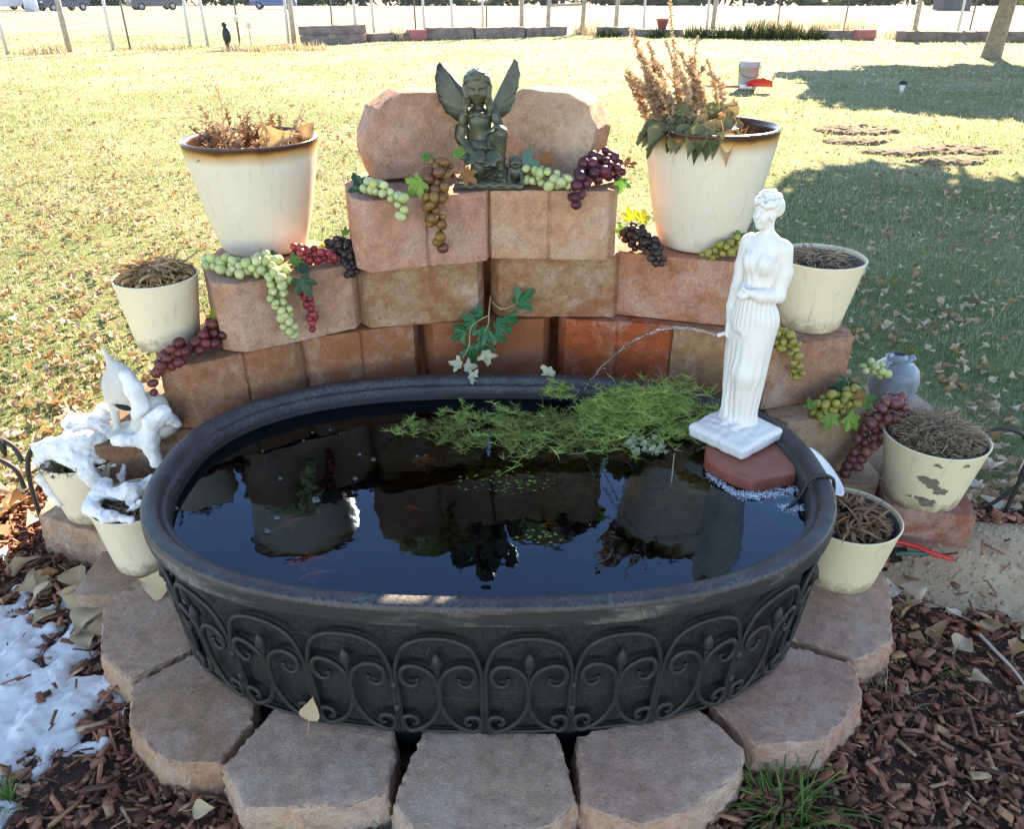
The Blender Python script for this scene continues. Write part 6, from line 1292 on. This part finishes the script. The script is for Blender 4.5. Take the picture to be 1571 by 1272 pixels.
# chain link fence
M['galv'] = simple('galvanised_steel', (0.42, 0.42, 0.43), (0.55, 0.55, 0.56), 10, .5); M['wire'] = simple('fence_wire', (0.28, 0.28, 0.29), (0.36, 0.36, 0.37), 10, .5); M['post'] = simple('weathered_wood_post', (0.26, 0.23, 0.19), (0.42, 0.38, 0.33), 8, .9, .8, 30, .02); M['tpost'] = simple('dark_steel_stake', (0.07, 0.07, 0.06), (0.13, 0.12, 0.10), 20, .7)
FL = [(-14, 16.6), (-5.3, 21.9), (1.6, 25.6), (9.5, 24.2), (16, 23)]
fe = tag(empty('wire_fence', (0, 22, 0)), 'wire mesh fence on posts along the back of the lawn', 'fence'); mb = MB(); o0 = Vector((0, 22, 0))
for (x0, y0), (x1, y1) in zip(FL, FL[1:]):
    L = math.hypot(x1 - x0, y1 - y0); d = Vector(((x1 - x0) / L, (y1 - y0) / L, 0)); b = Vector((x0, y0, 0)); Hh = 1.25; st = .075; nn = Vector((-d.y, d.x, 0))
    for k in range(int((L + Hh) / st)):
        for sg in (1, -1):
            s0 = k * st; a0, z0, a1, z1 = (s0 - Hh, 0.03, s0, Hh) if sg > 0 else (s0 - Hh, Hh, s0, .03)
            # clip to the segment
            t0 = max(0, -a0 / (a1 - a0)); t1 = min(1, (L - a0) / (a1 - a0))
            if t1 - t0 < .05: continue
            p = b + d * (a0 + (a1 - a0) * t0) + Vector((0, 0, z0 + (z1 - z0) * t0)) - o0; q = b + d * (a0 + (a1 - a0) * t1) + Vector((0, 0, z0 + (z1 - z0) * t1)) - o0; w = .0022
            off_ = Vector((0, 0, w)); mb.add([p - off_, q - off_, q + off_ + nn * .001, p + off_ + nn * .001], [(0, 1, 2, 3)])
o = mb.build('wire_mesh', M['wire'], fe, False); o['kind'] = 'stuff'
for (x0, y0), (x1, y1) in zip(FL, FL[1:]): MB().add(*tube([Vector((x0, y0, 1.27)) - o0, Vector((x1, y1, 1.27)) - o0], .018, 8)).build('top_rail', M['galv'], fe)
PO = [(-10.6, 18.67, 'g'), (-9.59, 19.29, 'w'), (-8.84, 19.74, 'g'), (-8.54, 19.93, 't'), (-7.43, 20.6, 'g'), (-7.09, 20.81, 'g'), (-6.45, 21.2, 't'), (-5.45, 21.81, 'g'), (-5.30, 21.75, 'w'), (-4.47, 22.34, 't'), (-3.92, 22.64, 'g'), (-3.51, 22.86, 'g'), (-2.5, 23.4, 't'), (-2.28, 23.52, 'g'), (-1.57, 23.9, 'g'), (-.79, 24.32, 'g'), (-.68, 24.38, 't'), (.26, 24.88, 'w'), (1.0, 25.28, 'w'), (1.99, 25.53, 'w'), (2.92, 25.37, 'w'), (3.69, 25.23, 'g'), (5.39, 24.93, 'g'), (5.54, 24.9, 'w'), (7.25, 24.6, 't'), (8.95, 24.3, 't'), (10.73, 23.97, 'w'), (11.79, 23.78, 'g'), (12.07, 23.73, 't'), (-12.6, 17.45, 'w'), (13.8, 23.4, 'w')]
rr = random.Random(81)
for x, y, k in PO:
    r, h, m = {'g': (.035, 1.45, 'galv'), 'w': (.062, 1.40, 'post'), 't': (.020, 1.4, 'tpost')}[k]; lx = rr.uniform(-.05, .05)
    MB().add(*tube([Vector((x, y, -.05)) - o0, Vector((x + lx * .5, y, h * .5)) - o0, Vector((x + lx, y, h)) - o0], [r, r * .97, r * .94], 9)).build('post', M[m], fe)
for a, b, z in [((1.0, 25.22), (1.99, 25.47), .72), ((1.99, 25.47), (2.92, 25.31), .98)]: MB().add(*tube([Vector((*a, z)) - o0, Vector((*b, z + .04)) - o0], .035, 8)).build('cross_rail', M['post'], fe)
# old timbers edging the lawn
M['timber'] = simple('old_railway_timber', (0.13, 0.095, 0.085), (0.28, 0.22, 0.20), 5, .9, .8, 30, .02); M['redtimber'] = simple('faded_red_block', (0.34, 0.10, 0.10), (0.45, 0.17, 0.16), 5, .9)
TI = [((-4.98, 21.15), (-3.60, 21.95), .0, .20, 'left timber of the row, lower one of a stacked pair'), ((-5.05, 21.35), (-3.62, 22.1), .20, .20, 'left timber of the row, lying on top of a stacked pair'), ((-3.55, 22.1), (-3.05, 22.7), .0, .26, 'short timber right of the stacked pair'), ((-3.0, 22.75), (-2.6, 23.0), .0, .22, 'short timber left of the red block'), ((-2.25, 23.2), (-1.02, 23.45), .0, .36, 'long dark timber right of the red block'), ((-.98, 23.47), (.30, 23.95), .0, .34, 'long dark timber in the middle of the row'), ((.34, 23.97), (1.45, 24.75), .0, .30, 'timber tapering away before the gap in the row'), ((2.3, 24.5), (3.2, 24.4), .0, .30, 'timber right of the gap behind dry weeds'), ((3.3, 24.35), (4.6, 24.2), .0, .24, 'timber behind the dried flower spikes'), ((5.1, 24.0), (6.4, 23.7), .0, .24, 'timber among the dark green shrubs'), ((7.75, 23.5), (8.8, 23.2), .0, .28, 'timber ending in a red block on the right'), ((9.75, 22.75), (11.5, 22.3), .0, .30, 'long timber left of the tree trunk'), ((11.3, 22.5), (13.2, 22.2), .0, .32, 'long timber right of the tree trunk')]
for i, (a, b, z, h, lab) in enumerate(TI):
    L = math.hypot(b[0] - a[0], b[1] - a[1]); me = prism_mesh('timber', [(-L / 2, -.11), (L / 2, -.11), (L / 2, .11), (-L / 2, .11)], 0, h * (1 if z or i == 0 else .75), M['timber'], .015); roughen(me, .012, 9, i, .01)
    tag(link('timber', me, None, ((a[0] + b[0]) / 2, (a[1] + b[1]) / 2, z), (0, 0, math.atan2(b[1] - a[1], b[0] - a[0]))), 'weathered ' + lab, 'timber', 'old timbers along the back of the lawn')
for (x, y, lab) in [(-2.45, 23.02, 'faded red block in the timber row, left'), (9.05, 23.05, 'faded red block at the end of the right timber')]:
    me = prism_mesh('red_block', [(-.26, -.12), (.26, -.12), (.26, .12), (-.26, .12)], 0, .24, M['redtimber'], .015); roughen(me, .01, 9, 4, .006); tag(link('red_block', me, None, (x, y, .0), (0, 0, .2)), lab, 'block')
e = tag(empty('red_flower_pot', (4.05, 24.3, .176)), 'small red pot standing on a far timber', 'plant pot'); MB().add(*lathe([(.001, 0), (.10, 0), (.16, .22), (.18, .22), (.18, .26), (.15, .26), (.13, .2), (.001, .19)], 18)).build('pot', M['redtimber'], e)
# weeds and shrubs along the back
M['shrub'] = leafy('dark_shrub', [(0.2, (0.035, 0.055, 0.022)), (0.8, (0.085, 0.11, 0.045))], .2, .7, 10, 0.0)
def clump(name, label, cat, x, y, rx, ry, h, n, mat, seed, w=.012, group=None):
    rr = random.Random(seed); mb = MB()
    for k in range(n):
        a = rr.uniform(0, 6.28); q = math.sqrt(rr.random()); px, py = rx * q * math.cos(a), ry * q * math.sin(a)
        mb.add(*ribbon((px, py, -.02), (rr.gauss(0, .35), rr.gauss(0, .35), 1), h * rr.uniform(.4, 1.1) * (1 - .4 * q), w, rr.uniform(.1, 1.5), 3))
    return tag(mb.build(name, mat, None, loc=(x, y, 0)), label, cat, group)
for i, (x, y, rx, h, n, lab) in enumerate([(2.6, 24.2, .35, .35, 160, 'low dark weeds at the gap of the timbers'), (3.9, 23.9, .4, .35, 160, 'dark weeds left of the red pot'), (4.9, 23.9, .35, .45, 180, 'dark shrub right of the red pot'), (5.5, 23.6, .4, .5, 200, 'dark shrub behind the bucket, left one'), (6.3, 23.4, .5, .7, 260, 'tall dark shrub behind the bucket'), (7.1, 23.3, .5, .6, 260, 'dark shrub before the right timber'), (7.8, 23.2, .35, .5, 150, 'last dark shrub towards the tree')]):
    clump('shrub', lab, 'shrub', x, y, rx, .25, h, n, M['shrub'], 900 + i, .03, 'dark shrubs along the timbers')
for i, (x, y, rx, h, n, lab) in enumerate([(-10.0, 18.9, .6, .30, 160, 'dry weeds at the foot of the left fence posts'), (-8.0, 20.0, 1.0, .25, 200, 'dry weeds under the fence left of the crow'), (-5.6, 19.6, .8, .30, 300, 'pale dry plants in the small bed by the crow'), (-4.6, 19.8, .6, .28, 200, 'pale tufts right of the small bed'), (-3.9, 22.4, .5, .5, 160, 'straw grass behind the stacked timbers'), (-3.0, 22.9, .4, .5, 120, 'straw grass by the red block'), (2.2, 25.2, .5, .5, 160, 'straw grass at the timber gap'), (8.6, 24.0, 1.2, .9, 380, 'tall bleached grass behind the right timbers'), (7.0, 24.3, .8, .8, 260, 'tall bleached grass behind the shrubs'), (10.6, 23.4, .9, .5, 220, 'bleached grass left of the tree')]):
    clump('dry_grass', lab, 'dry grass', x, y, rx, .35, h, n, M['straw'], 950 + i, .02, 'dry grass clumps along the fence')
# crow figure, stakes with lanterns, bucket, shovel, sprinkler peg, mole hills
M['black'] = simple('matt_black', (0.010, 0.010, 0.011), (0.02, 0.02, 0.021), 20, .6)
S = Sculpt((-.2, -.2, -.01), (.2, .2, .62), .012); S.cap((0, 0, .0), (-.03, 0, .25), .03, .06, .05); S.ell((-.04, 0, .30), (.09, .09, .17), .04); S.ell((.0, 0, .50), (.06, .055, .06), .03); S.cap((.03, 0, .50), (.12, 0, .48), .025, .006, .02); S.cap((-.06, 0, .2), (.02, .0, .04), .05, .03, .03)
tag(link('crow_figure', S.mesh('crow_figure', M['black']), None, (-6.35, 19.9, 0), (0, 0, 2.4)), 'black bird figure standing by the left fence', 'bird figure')
for x, y, z, lab in [(-6.35, 20.8, .52, 'white solar lantern on a stake, taller one'), (-6.05, 20.7, .40, 'white solar lantern on a stake, lower one')]:
    e = tag(empty('garden_lantern', (x, y, 0)), lab, 'lantern', 'garden lanterns by the fence'); MB().add(*tube([(0, 0, 0), (0, 0, z)], .01, 6)).build('stake', M['tpost'], e); MB().add(*lathe([(.001, z), (.05, z), (.055, z + .09), (.07, z + .10), (.02, z + .14), (.001, z + .145)], 12)).build('lamp_head', M['whiteplastic'], e)
M['greyplastic'] = simple('grey_plastic', (0.30, 0.31, 0.33), (0.38, 0.39, 0.41), 8, .5)
e = tag(empty('bucket', (3.44, 12.78, .0)), 'grey plastic bucket standing on the far lawn', 'bucket'); MB().add(*lathe([(.001, 0), (.125, 0), (.130, .01), (.148, .30), (.156, .30), (.156, .33), (.150, .33), (.150, .37), (.158, .37), (.158, .385), (.146, .385), (.125, .02), (.001, .02)], 32)).build('body', M['greyplastic'], e); MB().add(*lathe([(.160, .372), (.163, .380), (.160, .389), (.001, .392)], 32)).build('lid', M['whiteplastic'], e)
MB().add(*tube(smooth_path([(-.157, 0, .34), (-.14, -.10, .22), (0, -.17, .17), (.14, -.10, .22), (.157, 0, .34)], 5), .005, 6)).build('handle', M['tpost'], e)
e = tag(empty('red_shovel', (3.40, 12.45, .02)), 'red shovel lying in front of the grey bucket', 'shovel'); v, f = leaf_cup(.30, .42, .35, 1, .02, 8, 8, .2); MB().add(v, f).build('blade', M['redplastic'], e, loc=(.32, 0, .05), rot=(0, 0, math.pi / 2)); MB().add(*tube([(-.10, 0, .05), (-.95, .08, .05)], .016, 8)).build('shaft', M['redtimber'], e); MB().add(*tube([(-.16, 0, .05), (.02, 0, .05)], .03, 8)).build('socket', M['whiteplastic'], e)
e = tag(empty('sprinkler_peg', (5.49, 12.27, 0)), 'white sprinkler peg with black head in the far tree shadow', 'sprinkler'); MB().add(*tube([(0, 0, 0), (0, 0, .12)], [.025, .032], 10)).build('stem', M['whiteplastic'], e); MB().add(*lathe([(.001, .12), (.05, .12), (.055, .15), (.03, .17), (.001, .172)], 12)).build('head', M['black'], e)
M['molesoil'] = simple('crumbly_soil', (0.13, 0.085, 0.05), (0.25, 0.175, 0.11), 25, .95, 1.0, 60, .02)
for i, (x, y, a, b) in enumerate(MOLE):
    S = Sculpt((-a - .1, -b - .1, -.05), (a + .1, b + .1, .2), .014); rr = random.Random(i)
    for k in range(70): q = math.sqrt(rr.random()) * .85; t = rr.uniform(0, 6.28); S.ell((a * q * math.cos(t), b * q * math.sin(t), .0), (rr.uniform(.04, .10), rr.uniform(.03, .08), rr.uniform(.012, .035)), .02)
    S.warp(lambda X, Y, Z: .012 * np.sin(X * 60) * np.sin(Y * 55 + 1) * np.sin(Z * 70 + X * 30)); lab = ['molehill of bare soil furthest back', 'small molehill just before the furthest one', 'thin molehill in the middle', 'broad molehill on the right', 'low molehill nearest the right tall pot'][i]
    tag(link('molehill', S.mesh('molehill', M['molesoil']), None, (x, y, gz1(x, y))), lab, 'molehill', 'molehills on the right lawn')
# cars and sheds beyond the field
M['glass'] = simple('dark_car_glass', (0.02, 0.025, 0.03), (0.03, 0.035, 0.04), 4, .08); M['tyre'] = simple('tyre_rubber', (0.015, 0.015, 0.015), (0.03, 0.03, 0.03), 20, .9); M['lamp'] = simple('headlamp_lens', (0.6, 0.6, 0.6), (0.75, 0.75, 0.75), 4, .15)
def car(label, x, y, yaw, col, suv=True):
    z = float(field_z(np.array(x), np.array(y))); e = tag(empty('parked_car', (x, y, z), (0, 0, yaw)), label, 'car', 'cars parked beyond the field'); paint = simple('car_paint', col, tuple(c * 1.15 for c in col), 3, .3); h = 1.0 if suv else .86
    prof = [(-2.2, .35), (-2.25, .75 * h), (-2.1, .98 * h), (-1.0, 1.08 * h), (-.35, 1.62 * h), (1.5, 1.66 * h), (2.1, 1.05 * h), (2.2, .8 * h), (2.2, .35)]
    n = len(prof); v = []; 
    for s in (-1, 1): v += [(px, s * (.88 if pz < 1.15 * h else .70), pz) for px, pz in prof]
    f = [tuple(range(n)), tuple(range(2 * n - 1, n - 1, -1))] + [(i, (i + 1) % n, n + (i + 1) % n, n + i)[::-1] for i in range(n)]; MB().add(v, f).build('body', paint, e, False)
    MB().add([(-.97, -.72, 1.11 * h), (-.97, .72, 1.11 * h), (-.40, .62, 1.58 * h), (-.40, -.62, 1.58 * h)], [(0, 1, 2, 3)]).build('windscreen', M['glass'], e, False, loc=(-.02, 0, .015))
    for s in (-1, 1):
        MB().add([(-.75, s * .84, 1.13 * h), (1.75, s * .84, 1.13 * h), (1.4, s * .715, 1.58 * h), (-.30, s * .715, 1.56 * h)], [(0, 1, 2, 3)]).build('side_window', M['glass'], e, False, loc=(0, s * .02, 0)); MB().add(*box(-2.235, s * .62, .80 * h, .05, .32, .14)).build('headlight', M['lamp'], e, False)
        for wx in (-1.4, 1.4): MB().add(*[([(p[0], p[2] * .7, p[1]) for p in q] if j == 0 else q) for j, q in enumerate(lathe([(.001, -.12), (.33, -.12), (.35, 0), (.33, .12), (.001, .12)], 18))]).build('wheel', M['tyre'], e, True, loc=(wx, s * .80, .34)); wo_ = [c for c in e.children if c.name.startswith('wheel')][-1]; MB().add(*[([(p[0], p[2], p[1]) for p in q] if j == 0 else q) for j, q in enumerate(lathe([(.001, -.09), (.2, -.09), (.2, .09), (.001, .09)], 12))]).build('hub', M['greyplastic'], wo_)
car('silver car parked facing the fence at the upper left corner', -43.5, 78, math.radians(62), (.42, .45, .50)); car('dark blue car beside the silver one', -39.5, 80, math.radians(60), (.03, .04, .07)); car('dark grey car right of the blue one', -33, 84, math.radians(40), (.08, .08, .09)); car('blue car further right beyond the field', -24, 92, math.radians(10), (.06, .10, .22), False)
e = tag(empty('water_tank', (-38.0, 72, float(field_z(np.array(-38.), np.array(72.))))), 'pale blue round tank beside the parked cars', 'tank'); MB().add(*lathe([(.001, 0), (.5, 0), (.5, 1.1), (.42, 1.3), (.12, 1.42), (.001, 1.45)], 20)).build('body', simple('pale_blue_plastic', (.45, .55, .68), (.5, .6, .72), 4, .4), e); MB().add(*lathe([(.001, 1.44), (.12, 1.44), (.12, 1.52), (.001, 1.53)], 14)).build('cap', M['whiteplastic'], e)
sz = float(field_z(np.array(39.), np.array(80.))); e = tag(empty('field_shed', (38.6, 80, sz)), 'dark shed standing beyond the field at the upper right', 'shed'); M['shedwood'] = simple('dark_shed_boards', (.06, .06, .065), (.11, .11, .115), 5, .9)
MB().add(*box(0, 0, 1.0, 2.4, 2.0, 2.0)).build('wall', M['shedwood'], e, False); MB().add([(-1.35, -1.15, 2.0), (1.35, -1.15, 2.0), (1.35, 1.15, 2.0), (-1.35, 1.15, 2.0), (-1.35, 0, 2.7), (1.35, 0, 2.7)], [(0, 1, 5, 4), (2, 3, 4, 5), (0, 4, 3), (1, 2, 5), (3, 2, 1, 0)]).build('roof', M['shedwood'], e, False); MB().add(*box(0, -1.02, .9, .8, .05, 1.7)).build('door', M['tpost'], e, False)
# far hedge line that closes the field
g = np.random.default_rng(77); n = 26000; x = g.uniform(-190, 190, n); y = 150 + g.uniform(-4, 4, n) + 3 * np.sin(x * .11); hh = (2.5 + 1.6 * np.sin(x * .21) + 1.1 * np.sin(x * .57 + 1)) * g.random(n) ** .6 ; z = -0.0245 * (y - 26) + hh; p = np.stack([x, y, z], 1); a = g.normal(size=(n, 3)) * .35; b = g.normal(size=(n, 3)) * .3
tag(link('far_hedgerow', fast_mesh('far_hedgerow', np.stack([p - a, p + b, p + a, p - b], 1).reshape(-1, 3), np.arange(4 * n).reshape(-1, 4), M['shrub'])), 'far off line of dark bushes closing the field', kind='stuff')
